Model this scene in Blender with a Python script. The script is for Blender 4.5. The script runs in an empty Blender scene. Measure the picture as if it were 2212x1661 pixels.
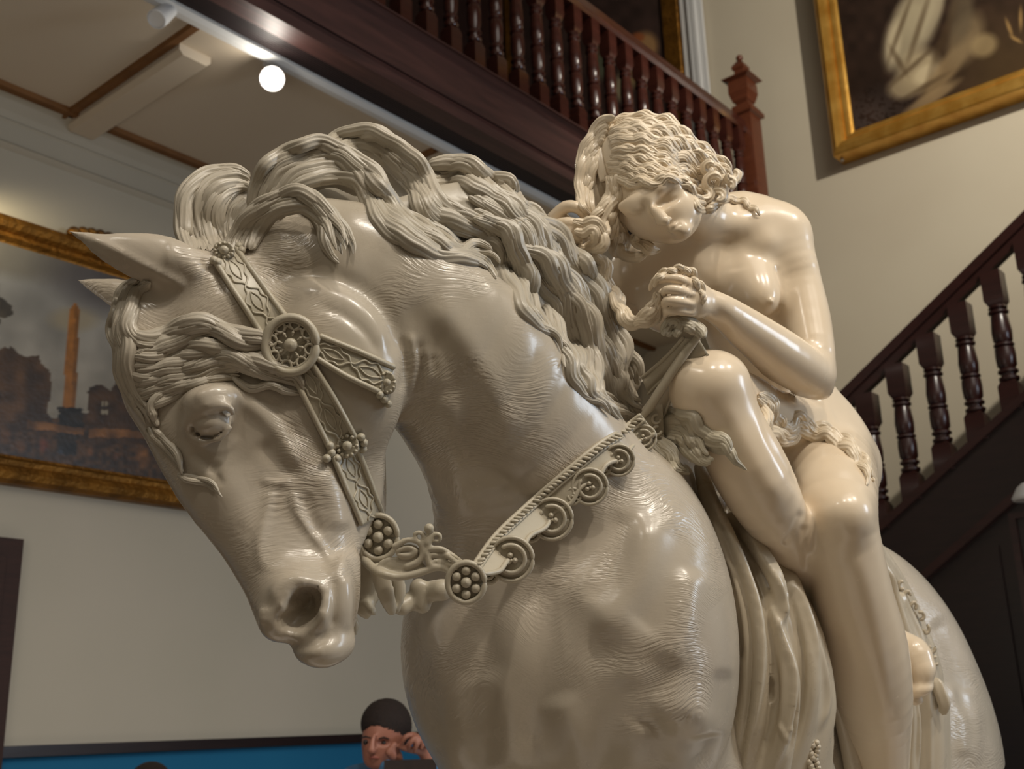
import bpy, math, random
import numpy as np
from mathutils import Vector, Matrix
from mathutils.bvhtree import BVHTree

random.seed(7)
rng = np.random.default_rng(11)

# ------------------------------------------------------------------ camera
# Room axes: X along the gallery and the left wall, Y towards the left wall, Z up; floor at z = 0.
W, H, CX, CY, F = 2212.0, 1661.0, 1106.0, 830.5, 2414.0
EYE = 1.50
def unit(v):
    return v / np.linalg.norm(v)
_Z = unit(np.array([(861 - CX) / F, (CY + 7100) / F, -1.0]))
_X = np.array([(3250 - CX) / F, -(1520 - CY) / F, -1.0]); _X = unit(_X - _Z * (_X @ _Z))
_Y = np.cross(_Z, _X)
R = np.array([_X, _Y, _Z])                      # lens axes -> room axes
T = np.array([0.0, 0.0, EYE])
scene = bpy.context.scene
cam_data = bpy.data.cameras.new('camera'); cam = bpy.data.objects.new('camera', cam_data)
scene.collection.objects.link(cam); scene.camera = cam
cam_data.sensor_width = 36.0; cam_data.lens = 36.0 * F / W; cam_data.sensor_fit = 'HORIZONTAL'
m4 = np.eye(4); m4[:3, :3] = R; m4[:3, 3] = T
cam.matrix_world = Matrix(m4.tolist())
cam_data.clip_start = 0.05; cam_data.clip_end = 60
cam_data.dof.use_dof = True; cam_data.dof.focus_distance = 1.75; cam_data.dof.aperture_fstop = 6.3

# ------------------------------------------------------------------ world, lights, exposure
scene.view_settings.view_transform = 'Standard'; scene.view_settings.look = 'None'
scene.view_settings.gamma = 1.0; scene.view_settings.use_curve_mapping = False
scene.view_settings.exposure = -0.23
world = bpy.data.worlds.new('world'); scene.world = world; world.use_nodes = True
bg = world.node_tree.nodes['Background']; bg.inputs[0].default_value = (1.0, 0.95, 0.87, 1); bg.inputs[1].default_value = 0.07

def aim(o, target):
    d = Vector(target) - o.location
    o.rotation_euler = d.to_track_quat('-Z', 'Y').to_euler()
def area(name, loc, target, sx, sy, watts, col):
    l = bpy.data.lights.new(name, 'AREA'); l.shape = 'RECTANGLE'; l.size = sx; l.size_y = sy
    l.energy = watts; l.color = col
    o = bpy.data.objects.new(name, l); scene.collection.objects.link(o); o.location = loc; aim(o, target)
    return o
def spot(name, loc, target, watts, col, ang=60, blend=0.5, rad=0.05):
    l = bpy.data.lights.new(name, 'SPOT'); l.energy = watts; l.color = col
    l.spot_size = math.radians(ang); l.spot_blend = blend; l.shadow_soft_size = rad
    o = bpy.data.objects.new(name, l); scene.collection.objects.link(o); o.location = loc; aim(o, target)
    return o

def PW(u, v, d):                                  # a sighted point at depth d -> room position
    return R @ np.array([(u - CX) / F * d, -(v - CY) / F * d, -d]) + T
def onX(u, v, X0):
    r = R @ np.array([(u - CX) / F, -(v - CY) / F, -1.0]); return r * (X0 / r[0]) + T
def onY(u, v, Y0):
    r = R @ np.array([(u - CX) / F, -(v - CY) / F, -1.0]); return r * (Y0 / r[1]) + T
def onZ(u, v, Z0):
    r = R @ np.array([(u - CX) / F, -(v - CY) / F, -1.0]); return r * ((Z0 - EYE) / r[2]) + T

# lamps on the hall's high track, picture light, cool daylight from the stair side; two added fills last
_s = onX(1760, 405, 7.05); _c = onX(1800, 345, 7.05 - .19)
_d = unit(_c - _s); LP = _c + _d * 4.3
def CW(x, y, z): return tuple(R @ np.array([x, y, z]) + T)
_t = PW(1350, 950, 2.1)
spot('wall_lamp', tuple(LP), tuple(onX(1900, 300, 7.05)), 620, (1, .92, .79), 100, .8, .03)
spot('track_lamp_1', CW(1.7, 3.2, -.9), tuple(_t), 215, (1, .90, .76), 60, .7, .07)
spot('track_lamp_2', CW(.5, 3.6, -.5), tuple(_t), 145, (1, .90, .77), 60, .7, .07)
spot('track_lamp_3', CW(2.5, 2.7, -1.7), tuple(_t), 110, (1, .90, .76), 60, .7, .07)
spot('track_lamp_4', CW(-1.3, 3.0, -.3), tuple(_t), 50, (1, .92, .80), 70, .7, .07)
area('hall_lamps', (1.2, -2.6, 6.6), (2.2, 1.0, 1.8), 4.0, 4.0, 120, (1, .93, .84))
area('window_light', (5.2, -3.4, 3.0), (2.9, 1.2, 1.5), 1.2, 1.8, 110, (.72, .85, 1))
spot('picture_lamp', tuple(onY(-60, 400, 4.35)), tuple(onY(10, 560, 4.6)), 12, (1, .85, .55), 110, .9, .05)
area('floor_bounce_fill', (2.5, 2.0, .25), (2.5, 3.0, 4.0), 4.0, 3.0, 26, (1, .90, .78))  # added area light near the floor, stands in for bounce to lift the ceiling
area('under_gallery_fill', (.2, 2.2, 2.2), (2.8, 4.5, 3.4), 1.2, 1.2, 12, (1, .93, .84))  # added fill out of view, no fixture: brightens the wall below the gallery


# ------------------------------------------------------------------ object helpers
COL = scene.collection
def mesh_obj(name, verts, faces, mat=None, parent=None, smooth=True):
    me = bpy.data.meshes.new(name)
    verts = np.asarray(verts, dtype=np.float32)
    if isinstance(faces, np.ndarray) and faces.ndim == 2:
        n, k = faces.shape
        me.vertices.add(len(verts)); me.vertices.foreach_set('co', verts.ravel())
        me.loops.add(n * k); me.loops.foreach_set('vertex_index', faces.astype(np.int32).ravel())
        me.polygons.add(n); me.polygons.foreach_set('loop_start', np.arange(0, n * k, k, dtype=np.int32))
        me.polygons.foreach_set('loop_total', np.full(n, k, dtype=np.int32))
        me.update(calc_edges=True); me.validate()
    else:
        me.from_pydata([tuple(map(float, p)) for p in verts], [], [tuple(int(i) for i in f) for f in faces]); me.update()
    if smooth:
        me.polygons.foreach_set('use_smooth', np.ones(len(me.polygons), dtype=bool))
    if mat: me.materials.append(mat)
    o = bpy.data.objects.new(name, me); COL.objects.link(o)
    if parent is not None:
        o.parent = parent; o.matrix_parent_inverse = parent.matrix_basis.inverted()
    return o
def tag(o, label=None, cat=None, group=None, kind=None):
    if label: o['label'] = label
    if cat: o['category'] = cat
    if group: o['group'] = group
    if kind: o['kind'] = kind
    return o
def empty(name, loc, label, cat, group=None):
    o = bpy.data.objects.new(name, None); COL.objects.link(o); o.location = loc
    return tag(o, label, cat, group)
class MB:
    """collects simple solids in room coordinates"""
    def __init__(s): s.v = []; s.f = []
    def add(s, vs, fs):
        b = len(s.v); s.v += [tuple(map(float, p)) for p in vs]; s.f += [tuple(b + i for i in f) for f in fs]
    def box(s, x0, x1, y0, y1, z0, z1):
        s.add([(x0,y0,z0),(x1,y0,z0),(x1,y1,z0),(x0,y1,z0),(x0,y0,z1),(x1,y0,z1),(x1,y1,z1),(x0,y1,z1)],
              [(3,2,1,0),(4,5,6,7),(0,1,5,4),(1,2,6,5),(2,3,7,6),(3,0,4,7)])
    def prism(s, prof, a, ex, ey, ext):          # profile (p,q) swept from a along ext
        a = np.array(a, float); ex = np.array(ex, float); ey = np.array(ey, float); ext = np.array(ext, float)
        n = len(prof); A = [a + ex*p + ey*q for p, q in prof]; B = [p + ext for p in A]
        fs = [(i, (i+1) % n, n + (i+1) % n, n + i) for i in range(n)]
        fs += [tuple(range(n))[::-1], tuple(range(n, 2*n))]
        s.add(A + B, fs)
    def lathe(s, prof, c, n=16, axis=(0,0,1)):
        w = unit(np.array(axis, float)); a = unit(np.cross(w, (0.3,0.5,0.8) if abs(w[2])>.9 else (0,0,1))); b = np.cross(w, a)
        c = np.array(c, float); vs = []
        for r, z in prof:
            for k in range(n):
                t = 2*math.pi*k/n; vs.append(c + w*z + r*(a*math.cos(t) + b*math.sin(t)))
        fs = []
        for i in range(len(prof)-1):
            for k in range(n): fs.append((i*n+k, i*n+(k+1)%n, (i+1)*n+(k+1)%n, (i+1)*n+k))
        fs.append(tuple(range(n))[::-1]); fs.append(tuple(range((len(prof)-1)*n, len(prof)*n)))
        s.add(vs, fs)
    def square_loft(s, prof, c, rot=0):          # (halfwidth, z) rings of square section
        vs = []; 
        for r, z in prof:
            for sx, sy in ((-1,-1),(1,-1),(1,1),(-1,1)): vs.append((c[0]+sx*r, c[1]+sy*r, c[2]+z))
        fs = [(i*4+k, i*4+(k+1)%4, (i+1)*4+(k+1)%4, (i+1)*4+k) for i in range(len(prof)-1) for k in range(4)]
        fs.append((3,2,1,0)); m = 4*(len(prof)-1); fs.append((m,m+1,m+2,m+3)); s.add(vs, fs)
    def build(s, name, mat, parent=None, smooth=False):
        me = bpy.data.meshes.new(name); me.from_pydata(s.v, [], s.f); me.update()
        if smooth:
            me.polygons.foreach_set('use_smooth', np.ones(len(me.polygons), dtype=bool))
            try: me.set_sharp_from_angle(angle=math.radians(40))
            except Exception: pass
        me.materials.append(mat); o = bpy.data.objects.new(name, me); COL.objects.link(o)
        if parent is not None:
            o.parent = parent; o.matrix_parent_inverse = parent.matrix_basis.inverted()
        return o

# ------------------------------------------------------------------ materials
def srgb(r, g, b):
    f = lambda c: (c/255/12.92) if c/255 <= .04045 else ((c/255+.055)/1.055)**2.4
    return (f(r), f(g), f(b), 1)
class NT:
    def __init__(s, name):
        s.m = bpy.data.materials.new(name); s.m.use_nodes = True; s.t = s.m.node_tree
        s.b = s.t.nodes['Principled BSDF']
    def n(s, typ, **kw):
        nd = s.t.nodes.new(typ)
        for k, v in kw.items():
            if k.startswith('i_'):
                key = k[2:]; key = int(key) if key.isdigit() else key.replace('_', ' ')
                nd.inputs[key].default_value = v
            else: setattr(nd, k, v)
        return nd
    def l(s, a, b): s.t.links.new(a, b)
    def coords(s, scale=(1,1,1), rot=(0,0,0), src='Object'):
        tc = s.n('ShaderNodeTexCoord'); mp = s.n('ShaderNodeMapping'); s.l(tc.outputs[src], mp.inputs[0])
        mp.inputs['Scale'].default_value = scale; mp.inputs['Rotation'].default_value = rot
        return mp.outputs[0]
    def noise(s, vec, scale, detail=3, rough=.5, dist=0):
        nd = s.n('ShaderNodeTexNoise'); s.l(vec, nd.inputs['Vector']); nd.inputs['Scale'].default_value = scale
        nd.inputs['Detail'].default_value = detail; nd.inputs['Roughness'].default_value = rough
        nd.inputs['Distortion'].default_value = dist; return nd.outputs['Fac']
    def ramp(s, fac, stops):
        nd = s.n('ShaderNodeValToRGB'); s.l(fac, nd.inputs[0]); e = nd.color_ramp.elements
        e[0].position, e[0].color = stops[0]; e[1].position, e[1].color = stops[-1]
        for p, c in stops[1:-1]: x = e.new(p); x.color = c
        return nd.outputs[0]
    def math(s, op, a, b):
        nd = s.n('ShaderNodeMath', operation=op)
        for i, x in enumerate((a, b)):
            if hasattr(x, 'default_value') or hasattr(x, 'links'): s.l(x, nd.inputs[i])
            else: nd.inputs[i].default_value = x
        return nd.outputs[0]
    def bump(s, h, strength, dist, prev=None):
        nd = s.n('ShaderNodeBump'); s.l(h, nd.inputs['Height']); nd.inputs['Strength'].default_value = strength
        nd.inputs['Distance'].default_value = dist
        if prev is not None: s.l(prev, nd.inputs['Normal'])
        return nd.outputs[0]
    def fin(s, color=None, rough=.5, normal=None, metal=0, spec=.5, coat=0):
        if color is not None:
            if isinstance(color, tuple): s.b.inputs['Base Color'].default_value = color
            else: s.l(color, s.b.inputs['Base Color'])
        if isinstance(rough, (int, float)): s.b.inputs['Roughness'].default_value = rough
        else: s.l(rough, s.b.inputs['Roughness'])
        if normal is not None: s.l(normal, s.b.inputs['Normal'])
        s.b.inputs['Metallic'].default_value = metal; s.b.inputs['Specular IOR Level'].default_value = spec
        s.b.inputs['Coat Weight'].default_value = coat; s.b.inputs['Coat Roughness'].default_value = .15
        return s.m
def plaster(name, c0, c1, fur=0.0, fine=0.15, rough=.33, fdir=(0,0,0)):
    t = NT(name); v = t.coords()
    big = t.noise(v, 3.2, 4, .55); col = t.ramp(big, [(.34, c0), (.66, c1)])
    h = t.noise(v, 55, 5, .6); nrm = t.bump(h, fine, .002)
    if fur:
        warp = t.n('ShaderNodeTexNoise'); t.l(v, warp.inputs['Vector']); warp.inputs['Scale'].default_value = 3.0
        mx = t.n('ShaderNodeVectorMath', operation='SCALE'); t.l(warp.outputs['Color'], mx.inputs[0]); mx.inputs['Scale'].default_value = .32
        ad = t.n('ShaderNodeVectorMath', operation='ADD'); t.l(v, ad.inputs[0]); t.l(mx.outputs[0], ad.inputs[1])
        mp = t.n('ShaderNodeMapping'); t.l(ad.outputs[0], mp.inputs[0]); mp.inputs['Rotation'].default_value = fdir; mp.inputs['Scale'].default_value = (40, 60, 330)
        hat = t.noise(mp.outputs[0], 1.0, 1.5, .5)
        mask = t.ramp(t.noise(v, 6.5, 2, .5), [(.47, (.03,.03,.03,1)), (.62, (1,1,1,1))])
        st = t.math('MULTIPLY', mask, hat)
        nrm = t.bump(st, fur, .006, nrm)
    rr = t.ramp(t.noise(v, 22, 3, .6), [(.3, (rough*.8,)*3+(1,)), (.7, (rough*1.25,)*3+(1,))])
    return t.fin(col, rr, nrm, spec=.5)
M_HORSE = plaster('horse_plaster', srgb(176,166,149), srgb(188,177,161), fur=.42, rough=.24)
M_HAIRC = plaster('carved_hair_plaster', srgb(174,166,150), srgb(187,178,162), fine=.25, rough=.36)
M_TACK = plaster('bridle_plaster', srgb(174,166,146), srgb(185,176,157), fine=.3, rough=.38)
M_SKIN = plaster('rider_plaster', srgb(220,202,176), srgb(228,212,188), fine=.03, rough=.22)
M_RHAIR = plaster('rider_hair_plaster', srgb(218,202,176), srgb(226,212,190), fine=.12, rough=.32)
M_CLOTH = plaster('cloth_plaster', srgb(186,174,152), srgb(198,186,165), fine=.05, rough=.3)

# ------------------------------------------------------------------ sculpting: signed distance volumes
def P(u, v, d):
    return np.array([(u - CX) / F * d, -(v - CY) / F * d, -d], dtype=np.float64)
class Vol:
    def __init__(s, lo, hi, h):
        s.h = h; s.lo = np.array(lo, float); s.n = np.ceil((np.array(hi) - s.lo) / h).astype(int) + 1
        s.F = np.full(s.n, 0.2, dtype=np.float32)
    def region(s, lo, hi):
        a = np.clip(np.floor((lo - s.lo) / s.h).astype(int), 0, s.n); b = np.clip(np.ceil((hi - s.lo) / s.h).astype(int) + 1, 0, s.n)
        if (b <= a).any(): return None
        ax = [(s.lo[i] + s.h * np.arange(a[i], b[i])).astype(np.float32) for i in range(3)]
        return tuple(slice(a[i], b[i]) for i in range(3)), ax[0][:, None, None], ax[1][None, :, None], ax[2][None, None, :]
    def comb(s, sl, d, k, op):
        A = s.F[sl]
        if op == 'add':
            if k > 0:
                hh = np.clip(.5 + .5 * (A - d) / k, 0, 1); s.F[sl] = A + (d - A) * hh - k * hh * (1 - hh)
            else: s.F[sl] = np.minimum(A, d)
        else:
            d = -d
            if k > 0:
                hh = np.clip(.5 - .5 * (A - d) / k, 0, 1); s.F[sl] = A + (d - A) * hh + k * hh * (1 - hh)
            else: s.F[sl] = np.maximum(A, d)
    def C(s, pts, k=.02, sc=1.0, op='add'):
        """chain of tapered round segments (u,v,depth,radius px); sc squashes along the sight line"""
        if len(pts) > 2:
            sm = catmull(pts, (len(pts) - 1) * 3 + 1); pts = [tuple(x) for x in sm]
        q = [(P(u, v, d), max(r, .5) * d / F) for u, v, d, r in pts]
        pa = np.array([x[0] for x in q]); rm = max(x[1] for x in q); mg = rm + k + s.h * 2
        reg = s.region(pa.min(0) - mg, pa.max(0) + mg)
        if reg is None: return
        sl, X, Y, Z = reg; D = None
        for (a, ra), (b, rb) in zip(q[:-1], q[1:]):
            ab = (b - a); L = float(ab @ ab) + 1e-12
            m = max(ra, rb) + k + s.h * 3
            t = np.clip(((X - a[0]) * ab[0] + (Y - a[1]) * ab[1] + (Z - a[2]) * ab[2]) / L, 0, 1).astype(np.float32)
            dx = X - a[0] - t * ab[0]; dy = Y - a[1] - t * ab[1]; dz = (Z - a[2] - t * ab[2]) / sc
            d = np.sqrt(dx*dx + dy*dy + dz*dz) - (ra + t * (rb - ra))
            if D is None: D = d
            else:
                D = np.minimum(D, d)
        s.comb(sl, D.astype(np.float32), k, op)
    def E(s, u, v, d, ru, rv, rd, rot=0, k=.02, op='add', yaw=0):
        """ellipsoid: ru, rv px radii, rd metres along the sight line, rot degrees clockwise in the picture"""
        c = P(u, v, d); a = math.radians(-rot); ra = np.array([ru * d / F, rv * d / F, rd])
        Rz = np.array([[math.cos(a), -math.sin(a), 0], [math.sin(a), math.cos(a), 0], [0, 0, 1]])
        y = math.radians(yaw); Ry = np.array([[math.cos(y), 0, math.sin(y)], [0, 1, 0], [-math.sin(y), 0, math.cos(y)]])
        Q = Rz @ Ry; m = ra.max() + k + s.h * 2
        reg = s.region(c - m, c + m)
        if reg is None: return
        sl, X, Y, Z = reg; x = X - c[0]; y_ = Y - c[1]; z = Z - c[2]
        l = [(Q[0, i] * x + Q[1, i] * y_ + Q[2, i] * z) for i in range(3)]
        k0 = np.sqrt(sum((l[i] / ra[i])**2 for i in range(3))); k1 = np.sqrt(sum((l[i] / ra[i]**2)**2 for i in range(3))) + 1e-6
        s.comb(sl, (k0 * (k0 - 1) / k1).astype(np.float32), k, op)
    def mesh(s, smooth=2):
        Fv = s.F; S = Fv < 0; n = s.n
        c = np.zeros(n - 1, dtype=np.uint8)
        for i in (0, 1):
            for j in (0, 1):
                for k in (0, 1): c += S[i:n[0]-1+i, j:n[1]-1+j, k:n[2]-1+k]
        act = np.flatnonzero((c > 0) & (c < 8)); I, J, K = np.unravel_index(act, tuple(n - 1)); del c
        pos = np.zeros((len(act), 3)); cnt = np.zeros(len(act))
        corn = [(i, j, k) for i in (0, 1) for j in (0, 1) for k in (0, 1)]
        val = {q: Fv[I + q[0], J + q[1], K + q[2]] for q in corn}
        for a in corn:
            for ax in range(3):
                if a[ax] == 0:
                    b = list(a); b[ax] = 1; b = tuple(b); fa, fb = val[a], val[b]; m = (fa < 0) != (fb < 0)
                    t = np.where(m, fa / np.where(m, fa - fb, 1), 0)
                    for e in range(3):
                        pos[:, e] += np.where(m, a[e] + (t if e == ax else 0), 0)
                    cnt += m
        pos /= cnt[:, None]; V = (np.stack([I, J, K], 1) + pos) * s.h + s.lo
        faces = []; st = np.array([(n[1]-1)*(n[2]-1), n[2]-1, 1])
        for ax in range(3):
            sa = [slice(0, None)] * 3; sb = [slice(0, None)] * 3; sa[ax] = slice(0, -1); sb[ax] = slice(1, None)
            m = S[tuple(sa)] != S[tuple(sb)]
            i, j, k = np.nonzero(m); g = [i, j, k]; o1, o2 = [(1, 2), (2, 0), (0, 1)][ax]
            ok = (g[o1] > 0) & (g[o2] > 0) & (g[o1] < n[o1]-1) & (g[o2] < n[o2]-1); g = [x[ok] for x in g]
            ins = S[g[0], g[1], g[2]]; base = g[0]*st[0] + g[1]*st[1] + g[2]*st[2]
            q = np.stack([base - st[o1] - st[o2], base - st[o2], base, base - st[o1]], 1)
            q[~ins] = q[~ins][:, ::-1]; faces.append(q)
        Fc = np.searchsorted(act, np.concatenate(faces)).astype(np.int32)
        for _ in range(smooth): V = lap(V, Fc, .5)
        return V, Fc
def lap(V, Fc, w):
    A = np.zeros_like(V); N = np.zeros(len(V))
    for i in range(4):
        for j in (1, 3):
            a = Fc[:, i]; b = Fc[:, (i + j) % 4]
            for e in range(3): A[:, e] += np.bincount(a, V[b, e], len(V))
            N += np.bincount(a, minlength=len(V))
    return V * (1 - w) + w * A / np.maximum(N, 1)[:, None]
def vnormals(V, Fc):
    n = np.cross(V[Fc[:, 2]] - V[Fc[:, 0]], V[Fc[:, 3]] - V[Fc[:, 1]]); A = np.zeros_like(V)
    for i in range(4):
        for e in range(3): A[:, e] += np.bincount(Fc[:, i], n[:, e], len(V))
    return A / (np.linalg.norm(A, axis=1)[:, None] + 1e-12)
def project(V):
    d = -V[:, 2]; return V[:, 0] / d * F + CX, -V[:, 1] / d * F + CY, d
def catmull(pts, n):
    p = np.array(pts, float); p = np.vstack([2*p[0]-p[1], p, 2*p[-1]-p[-2]]); m = len(p) - 3
    t = np.linspace(0, m - 1e-6, n); i = t.astype(int); f = (t - i)[:, None]
    a, b, c, d = p[i], p[i+1], p[i+2], p[i+3]
    return .5 * (2*b + (c-a)*f + (2*a-5*b+4*c-d)*f**2 + (3*b-a-3*c+d)*f**3)
def strokes(V, Fc, lst):
    """carve ridges (+) and creases (-): each stroke runs over the near surface along a sighted line.
       stroke = (points (u,v), width px, height mm [, sharp])"""
    N = vnormals(V, Fc); u, v, d = project(V)
    tov = -V / np.linalg.norm(V, axis=1)[:, None]; face = np.clip((N * tov).sum(1) * 2.2, 0, 1)
    disp = np.zeros(len(V))
    for s in lst:
        pts, w, hgt = s[0], s[1], s[2]; dr = s[3] if len(s) > 3 else (0, 9)
        q = catmull(pts, max(8, len(pts) * 7)) if len(pts) > 2 else np.array(pts, float)
        lo = q.min(0) - 3*w; hi = q.max(0) + 3*w
        m = np.flatnonzero((u > lo[0]) & (u < hi[0]) & (v > lo[1]) & (v < hi[1]) & (face > 0) & (d > dr[0]) & (d < dr[1]))
        if not len(m): continue
        best = np.full(len(m), 1e9); bt = np.zeros(len(m)); U, Vv = u[m], v[m]; nS = len(q) - 1
        for i in range(nS):
            ax, ay = q[i]; bx, by = q[i+1]; L = (bx-ax)**2 + (by-ay)**2 + 1e-9
            t = np.clip(((U-ax)*(bx-ax) + (Vv-ay)*(by-ay)) / L, 0, 1)
            dd = (U-ax-t*(bx-ax))**2 + (Vv-ay-t*(by-ay))**2
            z = dd < best; best = np.where(z, dd, best); bt = np.where(z, (i + t) / nS, bt)
        taper = np.clip(np.minimum(bt, 1 - bt) * 6, 0, 1); taper = taper * taper * (3 - 2*taper)
        disp[m] += hgt * .001 * np.exp(-best / (w * w)) * face[m] * taper
    return V + N * disp[:, None]
def toworld(V):
    return V @ R.T + T
def sculpt_obj(name, V, Fc, mat, parent):
    return mesh_obj(name, toworld(V), Fc, mat, parent)
class Surf:
    """looks up points on a sculpted surface along a sight line"""
    def __init__(s, V, Fc): s.t = BVHTree.FromPolygons([tuple(p) for p in V], [tuple(f) for f in Fc.tolist()])
    def hit(s, u, v):
        d = P(u, v, 1.0); L = np.linalg.norm(d)
        loc, nor, idx, dist = s.t.ray_cast(Vector((0, 0, 0)), Vector(d / L))
        if loc is None: return None, None
        return np.array(loc), np.array(nor)

# ------------------------------------------------------------------ sculpting: locks, bands, beads
def frames(path, nref=None):
    T_ = np.gradient(path, axis=0); T_ /= np.linalg.norm(T_, axis=1)[:, None] + 1e-12
    if nref is None: nref = -path / np.linalg.norm(path, axis=1)[:, None]
    S = np.cross(T_, nref); S /= np.linalg.norm(S, axis=1)[:, None] + 1e-12
    Nn = np.cross(S, T_); return T_, S, Nn
def lock(path, w, t, ng=5, amp=.16, twist=0.6, nr=22, ph=0., nref=None, tip=.15, root=.5, tipl=.28):
    """a carved lock of hair: flattened section with grooves that run its length"""
    n = len(path); T_, S, Nn = frames(path, nref); th = np.linspace(0, 2*math.pi, nr, endpoint=False)
    s = np.linspace(0, 1, n)
    env = np.minimum(np.clip(root + (1-root) * s / .18, 0, 1), np.clip(tip + (1-tip) * (1-s) / tipl, 0, 1))
    env = env.copy(); env[0] *= .04; env[1] *= .8; env[-1] *= .04
    w = np.asarray(w) * env; t = np.asarray(t) * env
    g = 1 + amp * np.cos(ng * (th[None, :] + twist * np.sin(3.1 * s[:, None] + ph)) + ph) + .35*amp*np.cos((2*ng+1) * th[None, :] + 5*s[:, None] + 2*ph)
    cx = np.cos(th)[None, :] * g * w[:, None]; cy = np.sin(th)[None, :] * g * t[:, None]
    V = path[:, None, :] + cx[..., None] * S[:, None, :] + cy[..., None] * Nn[:, None, :]
    V = V.reshape(-1, 3); i = np.arange(n-1)[:, None] * nr; j = np.arange(nr)[None, :]; j2 = (j + 1) % nr
    Fq = np.stack([i + j, i + j2, i + nr + j2, i + nr + j], -1).reshape(-1, 4)
    return V, Fq
def tube(path, r, nr=8, flat=1.0, nref=None):
    n = len(path); T_, S, Nn = frames(path, nref); th = np.linspace(0, 2*math.pi, nr, endpoint=False); r = np.broadcast_to(np.asarray(r, float), (n,))
    e = np.minimum(1, np.minimum(np.arange(n) + .6, np.arange(n)[::-1] + .6)); r = r * e
    V = (path[:, None, :] + (np.cos(th)[None, :] * r[:, None])[..., None] * S[:, None, :] + (np.sin(th)[None, :] * r[:, None] * flat)[..., None] * Nn[:, None, :]).reshape(-1, 3)
    i = np.arange(n-1)[:, None] * nr; j = np.arange(nr)[None, :]; j2 = (j + 1) % nr
    return V, np.stack([i + j, i + j2, i + nr + j2, i + nr + j], -1).reshape(-1, 4)
def join(lst):
    Vs, Fs, b = [], [], 0
    for V, Fq in lst: Vs.append(V); Fs.append(Fq + b); b += len(V)
    return np.concatenate(Vs), np.concatenate(Fs)
def bead(c, r, nref=None, squash=1.0, nu=12, nv=7):
    if nref is None: nref = -c / np.linalg.norm(c)
    a = unit(np.cross(nref, (0.1, 1, 0.2))); b = np.cross(nref, a); V = []
    for i in range(nv):
        ph = math.pi * (i + .02) / (nv - 1 + .04)
        for k in range(nu):
            th = 2*math.pi*k/nu; V.append(c + r*(math.sin(ph)*(a*math.cos(th)+b*math.sin(th)) + squash*nref*math.cos(ph)))
    i = np.arange(nv-1)[:, None] * nu; j = np.arange(nu)[None, :]; j2 = (j+1) % nu
    return np.array(V), np.stack([i+nu+j, i+nu+j2, i+j2, i+j], -1).reshape(-1, 4)
def nearest_hit(surfs, u, v):
    best = None
    for s in surfs:
        p, n = s.hit(u, v)
        if p is not None and (best is None or -p[2] < -best[0][2]): best = (p, n)
    return best if best else (None, None)
def lay(surfs, uv, off=.004, dflt=None, smooth=3, maxjump=.25):
    """path over the nearest sculpted surface; gaps take the given or neighbouring depth"""
    n = len(uv); d = np.full(n, np.nan)
    for i, (u, v) in enumerate(uv):
        p, _ = nearest_hit(surfs, u, v)
        if p is not None: d[i] = -p[2]
    if dflt is not None:
        dd = np.interp(np.linspace(0, 1, n), np.linspace(0, 1, len(dflt)), dflt)
        d = np.where(np.isnan(d), dd, d); d = np.where(d < dd - 2*maxjump, dd, d); d = np.clip(d, dd - maxjump, dd + .4*maxjump)
    else:
        ok = ~np.isnan(d)
        if not ok.any(): return None
        d = np.interp(np.arange(n), np.arange(n)[ok], d[ok])
    for _ in range(smooth): d[1:-1] = (d[:-2] + 2*d[1:-1] + d[2:]) / 4
    d = d - off
    return np.array([P(u, v, x) for (u, v), x in zip(uv, d)])
def resample(g, n):
    q = catmull(g, max(40, n)); L = np.r_[0, np.cumsum(np.linalg.norm(np.diff(q[:, :2], axis=0), axis=1))]
    t = np.linspace(0, L[-1], n); return np.stack([np.interp(t, L, q[:, k]) for k in range(q.shape[1])], 1)
def fan(A, B, m, surfs, w, off=.006, n=46, wav=5, per=110, thick=.55, ng=7, amp=.15, dflt=None, lenvar=.12, ph0=None, tip=.12, root=.45, seed=1, twist=.6, maxjump=.25, jit=.3, offw=.004, tipl=.28, nr=30, phr=.7):
    """m locks between two guide lines; each waves on its own and lies on the surface below"""
    rg = np.random.default_rng(seed); a = resample(A, n); b = resample(B, n); out = []
    for i in range(m):
        f = (i + .5 + jit*(rg.random()-.5)) / m if m > 1 else .5
        g = a*(1-f) + b*f; L = np.r_[0, np.cumsum(np.linalg.norm(np.diff(g[:, :2], axis=0), axis=1))]
        t0 = rg.random()*lenvar*.4; t1 = 1 - rg.random()*lenvar; tt = np.linspace(t0, t1, n)*L[-1]
        g = np.stack([np.interp(tt, L, g[:, k]) for k in range(g.shape[1])], 1)
        tg = np.gradient(g[:, :2], axis=0); tg /= np.linalg.norm(tg, axis=1)[:, None] + 1e-9; nn = np.stack([-tg[:, 1], tg[:, 0]], 1)
        ph = (ph0 if ph0 is not None else 0) + rg.normal()*phr + f*1.5
        en = np.clip(np.linspace(0, 1, n)*5, 0, 1)
        wv = wav*(np.sin(2*np.pi*tt/per + ph) + .35*np.sin(2*np.pi*tt/(per*.47) + 2*ph))*en
        uv = g[:, :2] + nn*wv[:, None]
        pth = lay(surfs, uv, off + rg.random()*.004, dflt if dflt is not None else (g[:, 2] if g.shape[1] > 2 else None), smooth=max(3, n // 9) if (dflt is not None or g.shape[1] > 2) else n, maxjump=maxjump)
        if pth is None: continue
        pth[:, 2] += offw*np.sin(2*np.pi*tt/per*1.07 + ph + 1.3)*en
        d = -pth[:, 2].mean(); ww = w*(.75+.5*rg.random())*d/F
        out.append(lock(pth, np.full(n, ww), np.full(n, ww*thick), ng + int(rg.integers(0, 3)), amp, twist, nr, rg.random()*6.28, tip=tip, root=root, tipl=tipl))
    return out
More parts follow.
